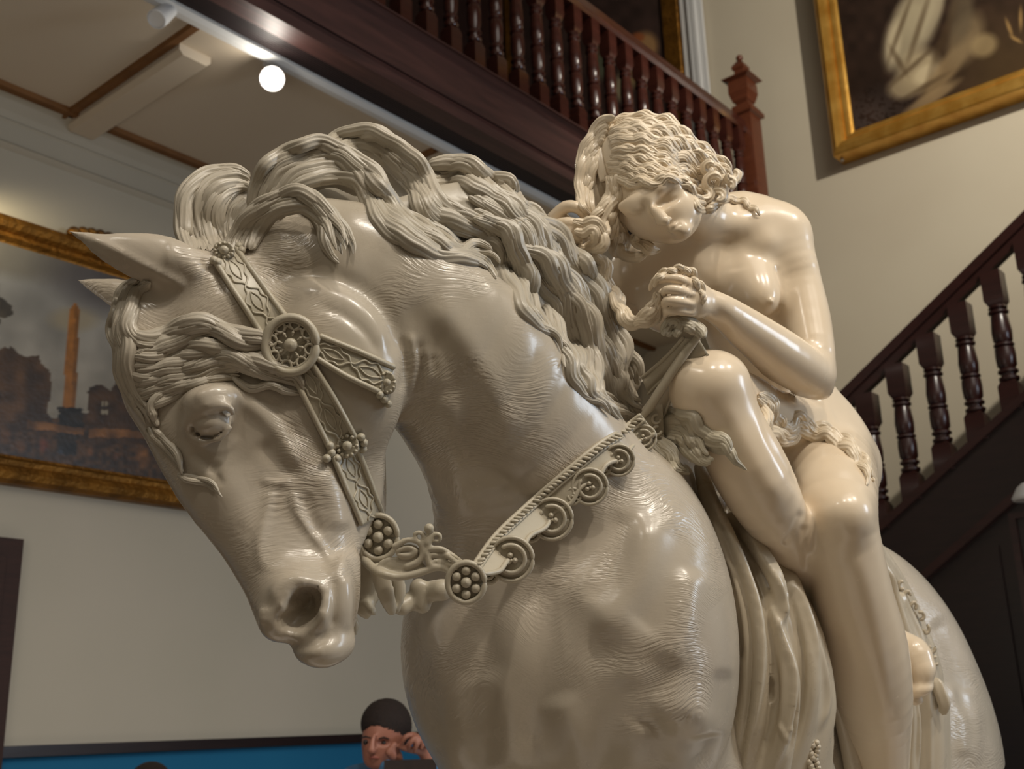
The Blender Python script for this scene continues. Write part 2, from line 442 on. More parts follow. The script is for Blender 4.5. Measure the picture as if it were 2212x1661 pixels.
def hair_obj(name, lst, mat, parent):
    obs = []
    for V, Fq in lst: obs.append(mesh_obj(name, toworld(V), Fq, mat, parent))
    return obs
def PP(lst):
    return np.array([P(*q) for q in lst])
# ================================================================== THE ROOM
def wall_mat(name, c0, c1, bump=.05):
    t = NT(name); v = t.coords(); col = t.ramp(t.noise(v, 1.3, 3), [(.3, c0), (.7, c1)])
    return t.fin(col, .7, t.bump(t.noise(v, 90, 3), bump, .002), spec=.3)
def wood_mat(name, c0, c1, scale=(2, 2, 30), rough=.3, coat=.25):
    t = NT(name); v = t.coords(scale); col = t.ramp(t.noise(v, 2.2, 5, .6, 1.2), [(.3, c0), (.7, c1)])
    return t.fin(col, rough, t.bump(t.noise(v, 6, 3), .06, .003), coat=coat)
def gold_mat(name, c0, c1, rel=.5, sc=60):
    t = NT(name); v = t.coords(); nz = t.noise(v, sc, 4, .6); col = t.ramp(t.noise(v, 9, 4), [(.3, c0), (.7, c1)])
    return t.fin(col, .36, t.bump(nz, rel, .01), metal=.75)
M_WALL = wall_mat('wall_paint', srgb(172,166,151), srgb(178,171,157))
M_CEIL = wall_mat('ceiling_paint', srgb(196,182,162), srgb(201,188,168))
M_WHITE = wall_mat('white_gloss', srgb(200,200,200), srgb(210,210,208))
M_ENDW = wall_mat('end_wall_paint', srgb(192,182,162), srgb(197,188,168))
M_BLUE = wall_mat('blue_dado', srgb(14,92,132), srgb(18,98,138))
M_DARK = wood_mat("dark_wood", srgb(36,17,15), srgb(52,25,22), coat=.12)
M_SOFF = wood_mat('shaded_soffit_wood', srgb(34,22,22), srgb(48,32,32), scale=(.6, 14, 8), rough=.55, coat=0)  # fascia wood made darker: the underside's shade is put into the colour
M_DOORW = wood_mat("door_wood", srgb(40,22,18), srgb(54,30,24), rough=.75, coat=0)
M_DARKH = wood_mat("dark_wood_boards", srgb(56,33,31), srgb(84,52,47), scale=(.6, 14, 8), rough=.5, coat=0)
M_MAHO = wood_mat("mahogany", srgb(50,24,20), srgb(74,38,30), rough=.22)
M_NEWEL = wood_mat("newel_wood", srgb(84,44,28), srgb(108,60,40), rough=.3)
M_BROWN = wood_mat('brown_trim', srgb(102,66,30), srgb(122,82,40), scale=(3, 3, 3), rough=.8, coat=0)
M_BLACKW = wood_mat("black_wood", srgb(26,16,16), srgb(38,24,22))
M_GOLD = gold_mat('ornate_gilt', srgb(104,70,24), srgb(156,108,42), 1.0, 38)
M_GOLD2 = gold_mat('smooth_gilt', srgb(196,142,56), srgb(226,178,90), .12, 30)
M_DOORL = wood_mat('door_leaf_wood', srgb(24,16,14), srgb(30,20,18), rough=.85, coat=0)
M_FLOOR = wood_mat('floor_wood', srgb(96,70,46), srgb(128,96,64), scale=(1, 10, 1), rough=.4)

YW, XE, ZC = 4.60, 7.05, 2.7743 + EYE
YF = float(onZ(1000, 261, ZC)[1])                # balcony face
YI = float(onZ(1000, 329, ZC)[1])                # inner edge of its dark underside
print('YF', YF, 'YI', YI)
XL = -1.6; YB = -5.0; ZT = 9.2
def struct(name, mb, mat, parent=None, smooth=False):
    o = mb.build(name, mat, parent, smooth)
    if parent is None: tag(o, kind='structure')
    return o
def boxo(name, mat, *b, parent=None):
    m = MB(); m.box(*b); return struct(name, m, mat, parent)
boxo('floor', M_FLOOR, XL, XE, YB, 6.0, -.1, 0)
wl = boxo('wall_left', M_WALL, XL, XE, YW, YW+.15, 0, ZC)
boxo('wall_right', M_ENDW, XE, XE+.15, YB, 6.0, 0, ZT)
boxo('wall_back', M_ENDW, XL-.15, XL, YB, 6.0, 0, ZT)
boxo('wall_front', M_ENDW, XL, XE, YB-.15, YB, 0, ZT)
boxo('wall_gallery', M_BLACKW, XL, XE, 5.85, 6.0, 0, ZT)
# lower ceiling beneath the gallery, with its cornice, beam and brown strips
ceil = boxo('ceiling', M_CEIL, XL, XE, YI-.005, YW, ZC, ZC+.1)
boxo('ceiling_upper', M_CEIL, XL, XE, YB, 6.0, ZT, ZT+.1)
mb = MB()                                        # cove with two reeds, as a swept profile along the wall
zr = float(onY(0, 318, YW)[2])
prof = [(0,0),(-.012,.01),(-.03,.03),(-.012,.05),(-.008,.06),(-.008,.20),(-.02,.215),(-.012,.23),(-.03,.27),(-.07,.325),(-.10,.34),(-.11,.36)]
hh = ZC - zr; prof = [(p, q / .36 * hh) for p, q in prof] + [(0, hh)]
mb.prism(prof, (XL, YW, zr), (0,1,0), (0,0,1), (XE - XL, 0, 0))
struct('trim_1', mb, M_WALL)
bx0 = float(onZ(145, 255, ZC)[0]) + .01; bx1 = float(onZ(215, 283, ZC)[0])
mb = MB(); mb.prism([(0,0),(0,-.03),(.02,-.05),(bx1-bx0-.02,-.05),(bx1-bx0,-.03),(bx1-bx0,0)], (bx0, YI+.22, ZC), (1,0,0), (0,0,1), (0, YW-YI-.27, 0))
struct('trim_2', mb, M_CEIL)
k = 3
for xs in (bx0-.05, 3.595):
    mb = MB(); mb.prism([(0,0),(.006,-.02),(.022,-.02),(.028,-.012),(.044,-.012),(.05,0)], (xs, YI+.07, ZC), (1,0,0), (0,0,1), (0, 4.515-YI-.07, 0))
    struct('trim_%d' % k, mb, M_BROWN); k += 1
for xa, xb in ((XL, bx0), (bx1+.01, XE)):
    mb = MB(); mb.prism([(0,0),(.008,-.022),(.035,-.022),(.045,-.012),(.07,-.012),(.08,0)], (xa, 4.435, ZC), (0,1,0), (0,0,1), (xb-xa, 0, 0))
    struct('trim_%d' % k, mb, M_BROWN); k += 1
mb = MB(); mb.prism([(0,0),(0,-.015),(.02,-.03),(.045,-.03),(.05,-.012),(.075,-.012),(.08,0)], (XL, YI-.01, ZC), (0,1,0), (0,0,1), (XE-XL, 0, 0))
struct('trim_%d' % k, mb, M_WHITE); k += 1
# dado with rail, blue below; door surround far left
zt = float(onY(0, 1612, YW)[2]); zb = float(onY(0, 1637, YW)[2])
boxo('trim_%d' % k, M_BLACKW, -.4, XE-.02, YW-.05, YW+.001, zb, zt); k += 1
boxo('trim_%d' % k, M_BLUE, -.4, XE-.02, YW-.02, YW+.001, .16, zb); k += 1
boxo('baseboard_left', M_BLACKW, -.4, XE-.02, YW-.035, YW+.001, 0, .16)
dr = onY(52, 1165, YW-.06); dz = float(dr[2]); dx = float(dr[0])
mb = MB(); mb.box(dx-.13, dx, YW-.06, YW, 0, dz); mb.box(dx-1.17, dx-.13, YW-.06, YW, dz-.13, dz); mb.box(dx-1.3, dx-1.17, YW-.06, YW, 0, dz)
mb.box(dx-.10, dx-.075, YW-.075, YW-.0601, 0, dz-.075); mb.box(dx-1.25, dx-.10, YW-.075, YW-.0601, dz-.1, dz-.075)
dd = struct('door_1', mb, M_DOORW); 
mb = MB(); mb.box(dx-1.17, dx-.13, YW-.03, YW-.005, 0, dz-.13); mb.build('door_leaf', M_DOORL, dd)
# ------------------------------------------------------------------ balcony
def zf(v): return float(onY(1000, v, YF)[2])
z0, z1, z2, z3, z4 = ZC, zf(232), zf(221), zf(141), zf(127)
gal = empty('balcony', (4.0, YF, ZC), 'dark wooden gallery balcony with moulded fascia crossing above the left ceiling', 'balcony')
XA = 0.2; XN = float(onY(1606, 260, YF+.03)[0])
mb = MB(); mb.prism([(0,0),(.012,.012),(.012,z1-z0-.01),(0,z1-z0)][::1] + [(.10, z1-z0), (.10, 0)], (XA, YF, z0), (0,1,0), (0,0,1), (XE-XA, 0, 0)); mb.build('lower_fascia', M_DARKH, gal)
mb = MB(); mb.prism([(.0,0),(.025,.01),(.03,z2-z1),(.10,z2-z1),(.10,0)], (XA, YF, z1), (0,1,0), (0,0,1), (XE-XA, 0, 0)); mb.build('fascia_groove', M_BLACKW, gal)
mb = MB(); mb.prism([(.02,0),(.02,z3-z2),(.12,z3-z2),(.12,0)], (XA, YF, z2), (0,1,0), (0,0,1), (XE-XA, 0, 0)); mb.build('upper_fascia', M_DARKH, gal)
mb = MB(); mb.prism([(.02,0),(-.015,.03),(-.03,.035),(-.03,z4-z3-.01),(-.02,z4-z3),(.16,z4-z3),(.16,0)], (XA, YF, z3), (0,1,0), (0,0,1), (XE-XA, 0, 0)); mb.build('base_rail', M_DARKH, gal)
nb = 9; w_ = (YI - YF - .10) / nb
for i in range(nb):
    mb = MB(); y0 = YF + .10 + i*w_; mb.box(XA, XE, y0+.0025, y0+w_-.0025, ZC, ZC+.03); mb.build('soffit_board', M_SOFF, gal)
mb = MB(); mb.box(XA, XE, YF+.12, 5.84, ZC+.11, z3-.02); mb.build('gallery_floor', M_BLACKW, gal)
zr0 = float(onY(1500, 207, YF+.03)[2]); zr1 = float(onY(1500, 178, YF+.03)[2])
print('rail z', zr0, zr1, 'base', z4, 'XN', XN)
mb = MB(); mb.prism([(-.035,.0),(-.045,.03),(-.03,zr1-zr0-.01),(-.012,zr1-zr0),(.012,zr1-zr0),(.03,zr1-zr0-.01),(.045,.03),(.035,0)], (XA, YF+.05, zr0), (0,1,0), (0,0,1), (XN-XA, 0, 0)); mb.build('handrail', M_MAHO, gal)
def baluster_mb(h, q, c=(0,0,0), top=None):
    m = MB(); a = .22*h; b = .80*h
    m.square_loft([(q, 0), (q, a-.03), (q*.7, a)], c)
    pr = [(.72*q, a), (.95*q, a+.008), (.95*q, a+.02), (.6*q, a+.028), (.62*q, a+.04), (.92*q, a+.048),(.92*q, a+.058), (.62*q, a+.07),
          (.80*q, a+.12*h), (.84*q, a+.20*h), (.80*q, a+.25*h), (.62*q, a+.262*h), (.95*q, a+.27*h), (.95*q, a+.285*h), (.62*q, a+.295*h), (.78*q, a+.31*h),
          (.84*q, a+.38*h), (.70*q, a+.50*h), (.62*q, a+.515*h), (.92*q, a+.525*h), (.92*q, a+.54*h), (.55*q, a+.55*h), (.80*q, a+.565*h), (.72*q, b)]
    pr = [(min(q*1.02, r_*1.22), z_) for r_, z_ in pr]
    m.lathe(pr, c, 14)
    m.square_loft([(q*.7, b), (q, b+.03), (q, h)] if top is None else [(q*.7, b), (q, b+.03), (q, top)], c)
    return m
hB = zr0 - z4; bb = baluster_mb(hB, .038)
xs = []; 
for u_ in (1592, 1565, 1538, 1510, 1482, 1452, 1420, 1390, 1360, 1325, 1292, 1258, 1223, 1184, 1143, 1100): xs.append(float(onY(u_, 300, YF+.05)[0]))
sp = (xs[0] - xs[8]) / 8; print('spacing', sp)
xb = XN - .5*sp; me = None; n = 0
while xb > 2.6:
    if me is None: o = bb.build('baluster', M_MAHO, gal, True); me = o.data
    else:
        o = bpy.data.objects.new('baluster', me); COL.objects.link(o); o.parent = gal; o.matrix_parent_inverse = gal.matrix_basis.inverted()
    o.location = (xb, YF+.05, z4); xb -= sp
# newel post with its stepped finial
nc = onY(1608, 300, YF+.05); nx = XN + .075; nw = .078
ztop = float(onY(1605, 235, YF)[2])
mb = MB(); mb.square_loft([(nw, .002), (nw, ztop-z4)], (nx, YF+.05, z4)); newel = mb.build('newel_post', M_NEWEL, gal)
zz = ztop
def fz(v): return float(onY(1600, v, YF+.05)[2])
mb = MB(); mb.square_loft([(nw, -.01), (nw+.022, .0), (nw+.022, .03), (nw+.008, .04), (nw+.008,.055), (nw-.012, .06), (nw-.012, .085), (nw-.04,.095)], (nx, YF+.05, zz)); mb.build('cap_moulding', M_NEWEL, newel)
za = zz + .095; zb2 = fz(172)
mb = MB(); hv_ = zb2 - za; mb.square_loft([(nw-.045, 0), (nw-.02, .12*hv_), (nw+.0, .45*hv_), (nw-.002, .8*hv_), (nw-.008, .9*hv_), (nw+.03, .97*hv_), (nw+.03, hv_)], (nx, YF+.05, za)); mb.build('vase', M_NEWEL, newel)
mb = MB(); hh = fz(135) - zb2; mb.square_loft([(nw-.01, 0), (nw-.04, .3*hh), (nw-.045, .45*hh), (nw-.03, .55*hh), (nw-.03, .7*hh), (nw-.06, hh)], (nx, YF+.05, zb2)); mb.build('stepped_top', M_NEWEL, newel)
mb = MB(); mb.lathe([(.012,-.02)] + [(.026*math.sin(t), .018-.026*math.cos(t)) for t in np.linspace(.5, 3.1, 8)], (nx, YF+.05, zb2+hh+.01), 14); mb.build('ball', M_NEWEL, newel, True)
# ------------------------------------------------------------------ staircase on the right
XS = 6.05
ra, rb = onX(1782, 887, XS), onX(2212, 465, XS); sdir = rb - ra; sl = sdir[2] / sdir[1]
sb_, sc_ = onX(1920, 1120, XS), onX(2212, 875, XS)
st = empty('staircase', (XS, 2.0, 0), 'dark wooden staircase with turned balusters climbing along the right wall', 'staircase')
def stair_prism(name, mat, p, z_lo, z_hi, x0, x1, ya, yb_, parent):
    m = MB(); z = lambda y: p[2] + sl * (y - p[1])
    m.prism([(ya, z(ya)+z_lo), (yb_, z(yb_)+z_lo), (yb_, z(yb_)+z_hi), (ya, z(ya)+z_hi)], (x0, 0, 0), (0,1,0), (0,0,1), (x1-x0, 0, 0))
    return m.build(name, mat, parent)
yA, yB_ = 4.3, -.6
stair_prism('handrail', M_DARK, ra, -.065, .0, XS-.045, XS+.045, yA, yB_, st)
stair_prism('handrail_moulding', M_DARK, ra, -.125, -.065, XS-.028, XS+.028, yA, yB_, st)
stair_prism('string_cap', M_DARK, sb_, -.05, 0, XS-.06, XS+.06, yA, yB_, st)
stair_prism('string', M_BLACKW, sb_, -.42, -.05, XS-.03, XS+.04, yA, yB_, st)
stair_prism('string_moulding', M_DARK, sb_, -.47, -.42, XS-.05, XS+.04, yA, yB_, st)
m = MB(); z = lambda y: float(sb_[2] + sl * (y - sb_[1])) - .47
m.prism([(yA, 0), (yA, max(.02, z(yA))), (yB_, z(yB_)), (yB_, 0)], (XS+.01, 0, 0), (0,1,0), (0,0,1), (.03, 0, 0)); m.build('spandrel', M_BLACKW, st)
for i in range(9):
    y1_ = 3.6 - i*.47; y0_ = y1_ - .37; m = MB()
    if z(y1_) < .4: continue
    m.prism([(y1_, .2), (y1_, z(y1_)-.12), (y0_, z(y0_)-.12), (y0_, .2)], (XS-.012, 0, 0), (0,1,0), (0,0,1), (.02, 0, 0)); m.build('panel', M_BLACKW, st)
nst = 22; run = (yA - yB_) / nst
for i in range(nst):
    y1_ = yA - i*run; zt_ = float(sb_[2] + sl * (y1_ - run - sb_[1])) - .14
    if zt_ < .1: continue
    m = MB(); m.box(XS+.04, XE, y1_-run, y1_, max(0, zt_-.3), zt_); m.build('step', M_BLACKW, st)
q = onX(1938, 800, XS); q2 = onX(2073, 665, XS); spy = (q[1]-q2[1]) / 2; hS = float(ra[2] + sl*(q[1]-ra[1]) - .125 - (sb_[2] + sl*(q[1]-sb_[1])))
print('stair spacing', spy, 'h', hS)
bs = baluster_mb(hS-.03, .052, (0,0,.0), hS+.02); me = None
yb_ = float(q[1]) + 3*spy
while yb_ > yB_ + .1:
    zz_ = float(sb_[2] + sl * (yb_ - sb_[1])) - .03
    if me is None: o = bs.build('baluster', M_DARK, st, True); me = o.data
    else: o = bpy.data.objects.new('baluster', me); COL.objects.link(o); o.parent = st; o.matrix_parent_inverse = st.matrix_basis.inverted()
    o.location = (XS, yb_, zz_); yb_ -= spy
nq = empty('lower_newel_post', (XS, yA, 0), 'dark square newel post at the foot of the right staircase', 'newel post')
zn = float(ra[2] + sl*(yA-ra[1])) + .1
m = MB(); m.square_loft([(.07, 0), (.07, zn), (.085, zn+.01), (.085, zn+.04), (.05, zn+.06)], (XS, yA+.18, 0)); m.build('post', M_DARK, nq)
# dark framed board with a pale lamp above it, cut by the right edge of the view
bq = onX(2180, 1110, 5.6); by = float(bq[1]); bz = float(bq[2])
bd = empty('display_board', (5.6, by-.35, 0), 'black framed upright display board standing before the stair panelling', 'display board')
m = MB(); m.box(5.6, 5.64, by-.8, by, 0, bz); m.build('backing', M_BLACKW, bd)
m = MB(); m.box(5.575, 5.60, by-.03, by, 0, bz); m.box(5.575, 5.60, by-.8, by-.77, 0, bz); m.box(5.575, 5.60, by-.77, by-.03, bz-.03, bz); m.build('frame', M_DARK, bd)
lq = onX(2224, 1088, 5.55)
lq = lq + np.array([0,0,.03])
lm = empty('board_lamp', tuple(lq), 'pale rounded lamp shade above the black display board at the right edge', 'lamp')
m = MB(); m.lathe([(.02,.07),(.045,.05),(.075,.0),(.07,-.012),(.01,-.012)], tuple(lq), 20); m.build('shade', M_WHITE, lm, True)
m = MB(); m.box(5.53, 5.57, float(lq[1])-.01, float(lq[1])+.01, bz+.002, float(lq[2])-.012); m.build('bracket', M_DARK, lm)
# ------------------------------------------------------------------ end wall: moulding, pictures, blue dado in the gallery
gy0_ = float(onX(1466, 60, XE-.08)[1])
ya_, yb2 = float(onX(1497, 60, XE-.05)[1]), float(onX(1525, 60, XE)[1])
m = MB(); y9 = min(ya_+.12, gy0_-.01); m.box(XE-.05, XE-.021, yb2, y9, z4+.0, ZT); m.box(XE-.075, XE-.05, yb2+.05, yb2+.08, z4+.0, ZT); m.box(XE-.075, XE-.05, ya_+.0, ya_+.03, z4+.0, ZT)
struct('trim_%d' % k, m, M_WHITE); k += 1
boxo('trim_%d' % k, M_BLUE, XE-.02, XE, YF+.34, gy0_-.01, z4-.02, z4+.62); k += 1

def canvas(name, origin, ex, ey, w, h, nx_, ny_, paint, parent, rough=.35):
    """a painted canvas: fine grid, colours stored on its points"""
    o_ = np.array(origin, float); ex = np.array(ex, float); ey = np.array(ey, float)
    a, b = np.meshgrid(np.linspace(0, w, nx_), np.linspace(0, h, ny_), indexing='ij')
    V = (o_ + a[..., None]*ex + b[..., None]*ey).reshape(-1, 3)
    i = np.arange(nx_-1)[:, None]*ny_; j = np.arange(ny_-1)[None, :]
    Fq = np.stack([i+j, i+ny_+j, i+ny_+j+1, i+j+1], -1).reshape(-1, 4)
    L = (V - T) @ R; u = L[:, 0] / -L[:, 2] * F + CX; v = -L[:, 1] / -L[:, 2] * F + CY
    col = paint(u, v, a.ravel()/w, b.ravel()/h)
    ob = mesh_obj(name, V, Fq, None, parent)
    at = ob.data.color_attributes.new('paint', 'FLOAT_COLOR', 'POINT')
    lin = np.where(col <= .04045*255, col/255/12.92, (np.clip(col, 1, 255)/255*.9479+.0521)**2.4)
    at.data.foreach_set('color', np.concatenate([lin, np.ones((len(lin), 1))], 1).astype(np.float32).ravel())
    t = NT(name + '_paint'); an = t.n('ShaderNodeVertexColor', layer_name='paint'); vv = t.coords()
    t.fin(None, rough, t.bump(t.noise(vv, 60, 4), .25, .003)); t.l(an.outputs[0], t.b.inputs['Base Color']); ob.data.materials.append(t.m)
    return ob
def inpoly(u, v, poly):
    c = np.zeros(len(u), bool); n = len(poly)
    for i in range(n):
        x0, y0 = poly[i]; x1, y1 = poly[(i+1) % n]
        if y0 == y1: continue
        m_ = ((y0 > v) != (y1 > v)) & (u < (x1-x0)*(v-y0)/(y1-y0) + x0); c ^= m_
    return c
def vnoise(u, v, s, seed=0):
    r = np.random.default_rng(seed); g = r.random((64, 64)); x = (u/s) % 63; y = (v/s) % 63
    i = x.astype(int); j = y.astype(int); fx = x-i; fy = y-j; fx = fx*fx*(3-2*fx); fy = fy*fy*(3-2*fy)
    i2 = (i+1) % 64; j2 = (j+1) % 64
    return g[i,j]*(1-fx)*(1-fy) + g[i2,j]*fx*(1-fy) + g[i,j2]*(1-fx)*fy + g[i2,j2]*fx*fy
def mix(c, col, a): return c*(1-a[:, None]) + np.array(col, float)[None, :]*a[:, None]
def blob(u, v, x, y, rx, ry, rot=0, soft=.35):
    t = math.radians(rot); dx = u-x; dy = v-y; a = dx*math.cos(t)+dy*math.sin(t); b = -dx*math.sin(t)+dy*math.cos(t)
    r = np.sqrt((a/rx)**2+(b/ry)**2); return np.clip((1+soft-r)/(2*soft), 0, 1)
def frame_prof(name, mat, plane, y0, y1, zlo, zhi, prof, parent, axis):
    """mitred frame: profile (across, out) swept round a rectangle; axis 'Y' = hung on wall_left, 'X' = on the end wall"""
    m = MB()
    cs = [(y0, zlo, 1, 1), (y1, zlo, -1, 1), (y1, zhi, -1, -1), (y0, zhi, 1, -1)]; vs = []
    for cy_, cz_, sy, sz in cs:
        for p, o_ in prof:
            a_, b_ = cy_ + sy*p, cz_ + sz*p
            vs.append((plane - o_, a_, b_) if axis == 'X' else (a_, plane - o_, b_))
    n = len(prof); fs = [(i*n+j, i*n+(j+1) % n, ((i+1) % 4)*n+(j+1) % n, ((i+1) % 4)*n+j) for i in range(4) for j in range(n)]
    m.add(vs, fs); return m.build(name, mat, parent)
# left picture: ruins and an obelisk under a grey sky
fx1 = float(onY(600, 1130, YW)[0]); fz1 = float(onY(0, 452, YW-.08)[2]); fz0 = float(onY(0, 1040, YW-.06)[2]); fx0 = -.2
pic1 = empty('ruins_painting', (fx1-1.4, YW, fz0), 'large gilt framed landscape painting of ruins with an obelisk on the left wall', 'painting')
P1 = [(0,0),(0,.05),(.015,.075),(.04,.085),(.065,.07),(.08,.045),(.10,.05),(.115,.03),(.13,.025),(.13,0)]
frame_prof('frame', M_GOLD, YW, fx0, fx1, fz0, fz1, P1, pic1, 'Y')
def paint1(u, v, a, b):
    n1 = vnoise(u, v, 60, 1); n2 = vnoise(u, v, 22, 2); n3 = vnoise(u, v, 9, 3)
    g = np.clip((v-520)/420, 0, 1)
    c = np.outer(1-g, [92,94,98]) + np.outer(g, [138,130,116]); c = c*(.82+.3*n1[:, None]*1.0+.1*n2[:, None])
    c = mix(c, [128,116,92], .6*blob(u, v, 160, 690, 50, 25)+0*u); c = mix(c, [84,80,72], .8*blob(u, v, 40, 560, 120, 40, 10))
    c = mix(c, [62,58,60], .75*blob(u, v, 260, 620, 160, 60, 15))
    land = v > 905 - 12*n2*2 + .02*u
    dk = np.outer(.6+.8*n3, [58,40,24]); c = np.where(land[:, None], dk, c)
    e = 9*(n2-.5) + 6*(n3-.5)
    def ruin(poly, col, a_=1.0):
        nonlocal c
        mk = inpoly(u+e, v+e*.7, poly); cc = np.outer(.65+.7*n2, col); c = np.where(mk[:, None], cc, c)
    ruin([(-60,760),(0,757),(22,745),(38,762),(52,770),(80,765),(88,785),(108,800),(110,830),(100,930),(-60,940)], [66,46,28])
    ruin([(-60,640),(0,640),(25,660),(30,680),(0,690),(-10,720),(-60,720)], [48,42,34])
    ruin([(190,835),(215,828),(240,845),(250,822),(268,825),(270,850),(300,860),(330,880),(420,890),(430,960),(190,960)], [56,38,22])
    ob_ = inpoly(u, v, [(151,668),(163,651),(172,668),(164,880),(133,885)]); c = np.where(ob_[:, None], np.array([132,84,30])*(.85+.2*n3[:, None]), c)
    sh_ = inpoly(u, v, [(163,655),(172,668),(164,880),(155,880)]); c = np.where(sh_[:, None], c*.8, c)
    ruin([(125,880),(172,876),(185,905),(160,985),(125,980)], [34,28,22])
    for wx, wy in ((222,872),(230,872),(222,890),(230,890)): c = mix(c, [150,144,126], .8*blob(u, v, wx, wy, 3, 6, 0, .2))
    ruin([(55,905),(180,925),(180,940),(55,925)], [104,70,38]); ruin([(190,925),(300,930),(350,945),(190,945)], [100,66,34])
    for (x, y, r, cl) in ((45,965,14,[112,72,40]),(95,962,13,[120,56,36]),(130,975,8,[60,70,90]),(195,975,8,[110,70,40]),(310,990,20,[128,84,44]),(355,1000,12,[96,60,34]),(12,940,16,[104,66,34]),(250,985,9,[90,54,30])):
        c = mix(c, cl, .8*blob(u, v, x, y, r*.7, r, 0, .5)*(.5+.5*n3))
    c = np.where((v > 985 + .16*u)[:, None], c*.45, c)
    return np.clip(c, 0, 255) * 1.05
canvas('canvas', (fx0+.125, YW-.028, fz0+.125), (1,0,0), (0,0,1), fx1-fx0-.25, fz1-fz0-.25, 420, 240, paint1, pic1)
# carved crest on the top of that frame
m = MB(); cq = onY(235, 510, YW-.06); cxx = float(cq[0])
for i in range(9):
    t_ = (i-4)/4; m.lathe([(.012,0),(.03,.012),(.034,.03),(.018,.05),(.004,.055)], (cxx+t_*.17, YW-.055, fz1-.012+.03*(1-t_*t_)), 10)
m.build('carved_crest', M_GOLD, pic1, True)
# right picture: drapery in a gilt frame
d_ = .17
cor = onX(1800, 338, XE-d_); ey1 = float(cor[1]); ez0 = float(cor[2]); ey0 = ey1-2.3; ez1 = ez0+2.6
pic2 = empty('drapery_painting', (XE, ey1-1.2, ez0), 'large dark painting of a white draped figure in smooth gilt frame on the right wall', 'painting')
P2 = [(0,0),(0,d_),(.01,d_+.012),(.035,d_+.03),(.07,d_+.018),(.085,d_-.01),(.095,d_-.002),(.11,d_-.004),(.12,d_-.03),(.135,d_-.04),(.135,0)]
P2 = [(p*1.15, q) for p, q in P2]
frame_prof('frame', M_GOLD2, XE, ey0, ey1, ez0, ez1, P2, pic2, 'X')
m = MB(); gq = onX(1806, 341, XE-d_*.5); m.lathe([(.012,-.012),(.012,.0),(.004,.004)], (XE-d_*.55, ey1-.03, ez0-.004), 10); m.build('mounting_stud', M_WHITE, pic2)
def paint2(u, v, a, b):
    n1 = vnoise(u, v, 70, 5); n2 = vnoise(u, v, 20, 6); n3 = vnoise(u, v, 5, 7)
    c = np.outer(.8+.4*n2, [46,34,28]); c = mix(c, [74,58,38], np.clip((u-1980)/160, 0, 1)*np.clip((v+40)/160, 0, 1)*.8)
    c = mix(c, [84,76,74], blob(u, v, 1870, 262, 80, 40, -30, .8)*.5*(n3 > .35))
    for (x, y, rx, ry, ro, cl, al) in ((1985,20,62,40,-60,[150,138,114],.85),(1960,70,40,82,22,[168,156,128],.95),(1930,95,16,50,8,[190,176,146],.8),(2012,25,22,80,16,[176,164,136],.8),(1985,150,48,40,-40,[176,160,128],.95),(1958,185,40,26,-20,[160,144,114],.9),(2000,160,30,18,-30,[204,188,154],.7),
        (2045,150,20,90,38,[138,116,84],.8),(2085,85,34,60,25,[130,112,84],.7),(2125,98,30,24,-30,[150,130,94],.75),(2010,212,70,12,-32,[142,120,88],.8),(2075,30,26,60,8,[96,84,66],.7)):
        c = mix(c, cl, al*blob(u, v, x, y, rx, ry, ro, .3)*(.85+.3*n1))
    for (x, y, rx, ry, ro) in ((1945,60,5,75,20),(1985,60,6,80,18),(1975,140,60,5,-42),(2000,185,50,5,-30),(2035,90,8,80,20),(1940,130,30,6,60)):
        c = mix(c, [78,62,44], .6*blob(u, v, x, y, rx, ry, ro, .6))
    for (x, y, rx, ry, ro) in ((2180,60,20,4,70),(2195,85,14,4,30),(2205,40,4,24,0)): c = mix(c, [170,136,84], .7*blob(u, v, x, y, rx, ry, ro, .5))
    return np.clip(c, 0, 255)
canvas('canvas', (XE-.12, ey0+.15, ez0+.15), (0,1,0), (0,0,1), ey1-ey0-.30, ez1-ez0-.30, 260, 300, paint2, pic2, .22)
# third picture at the end of the gallery
gy = float(onX(1466, 60, XE-.08)[1]); gz = z4 - .02
pic3 = empty('gallery_painting', (XE, gy+.7, gz), 'dark painting in wide flat gilt frame hanging behind the balcony balusters', 'painting')
P3 = [(0,0),(0,.07),(.01,.08),(.15,.075),(.16,.05),(.17,.04),(.17,0)]
frame_prof('frame', M_GOLD, XE, gy, gy+1.85, gz, ZT-.3, P3, pic3, 'X')
def paint3(u, v, a, b):
    n2 = vnoise(u, v, 25, 8); c = np.outer(.8+.4*n2, [58,44,40])
    for (x, y, rx, ry, cl) in ((1395,100,26,30,[176,136,90]),(1378,80,14,10,[150,84,50]),(1360,150,20,40,[150,128,84]),(1300,140,16,30,[90,96,76]),(1345,190,18,30,[150,140,110]),(1280,110,14,22,[110,90,60])):
        c = mix(c, cl, .85*blob(u, v, x, y, rx, ry, 0, .3))
    return c
canvas('canvas', (XE-.045, gy+.16, gz+.16), (0,1,0), (0,0,1), 1.53, ZT-.3-gz-.32, 190, 200, paint3, pic3)
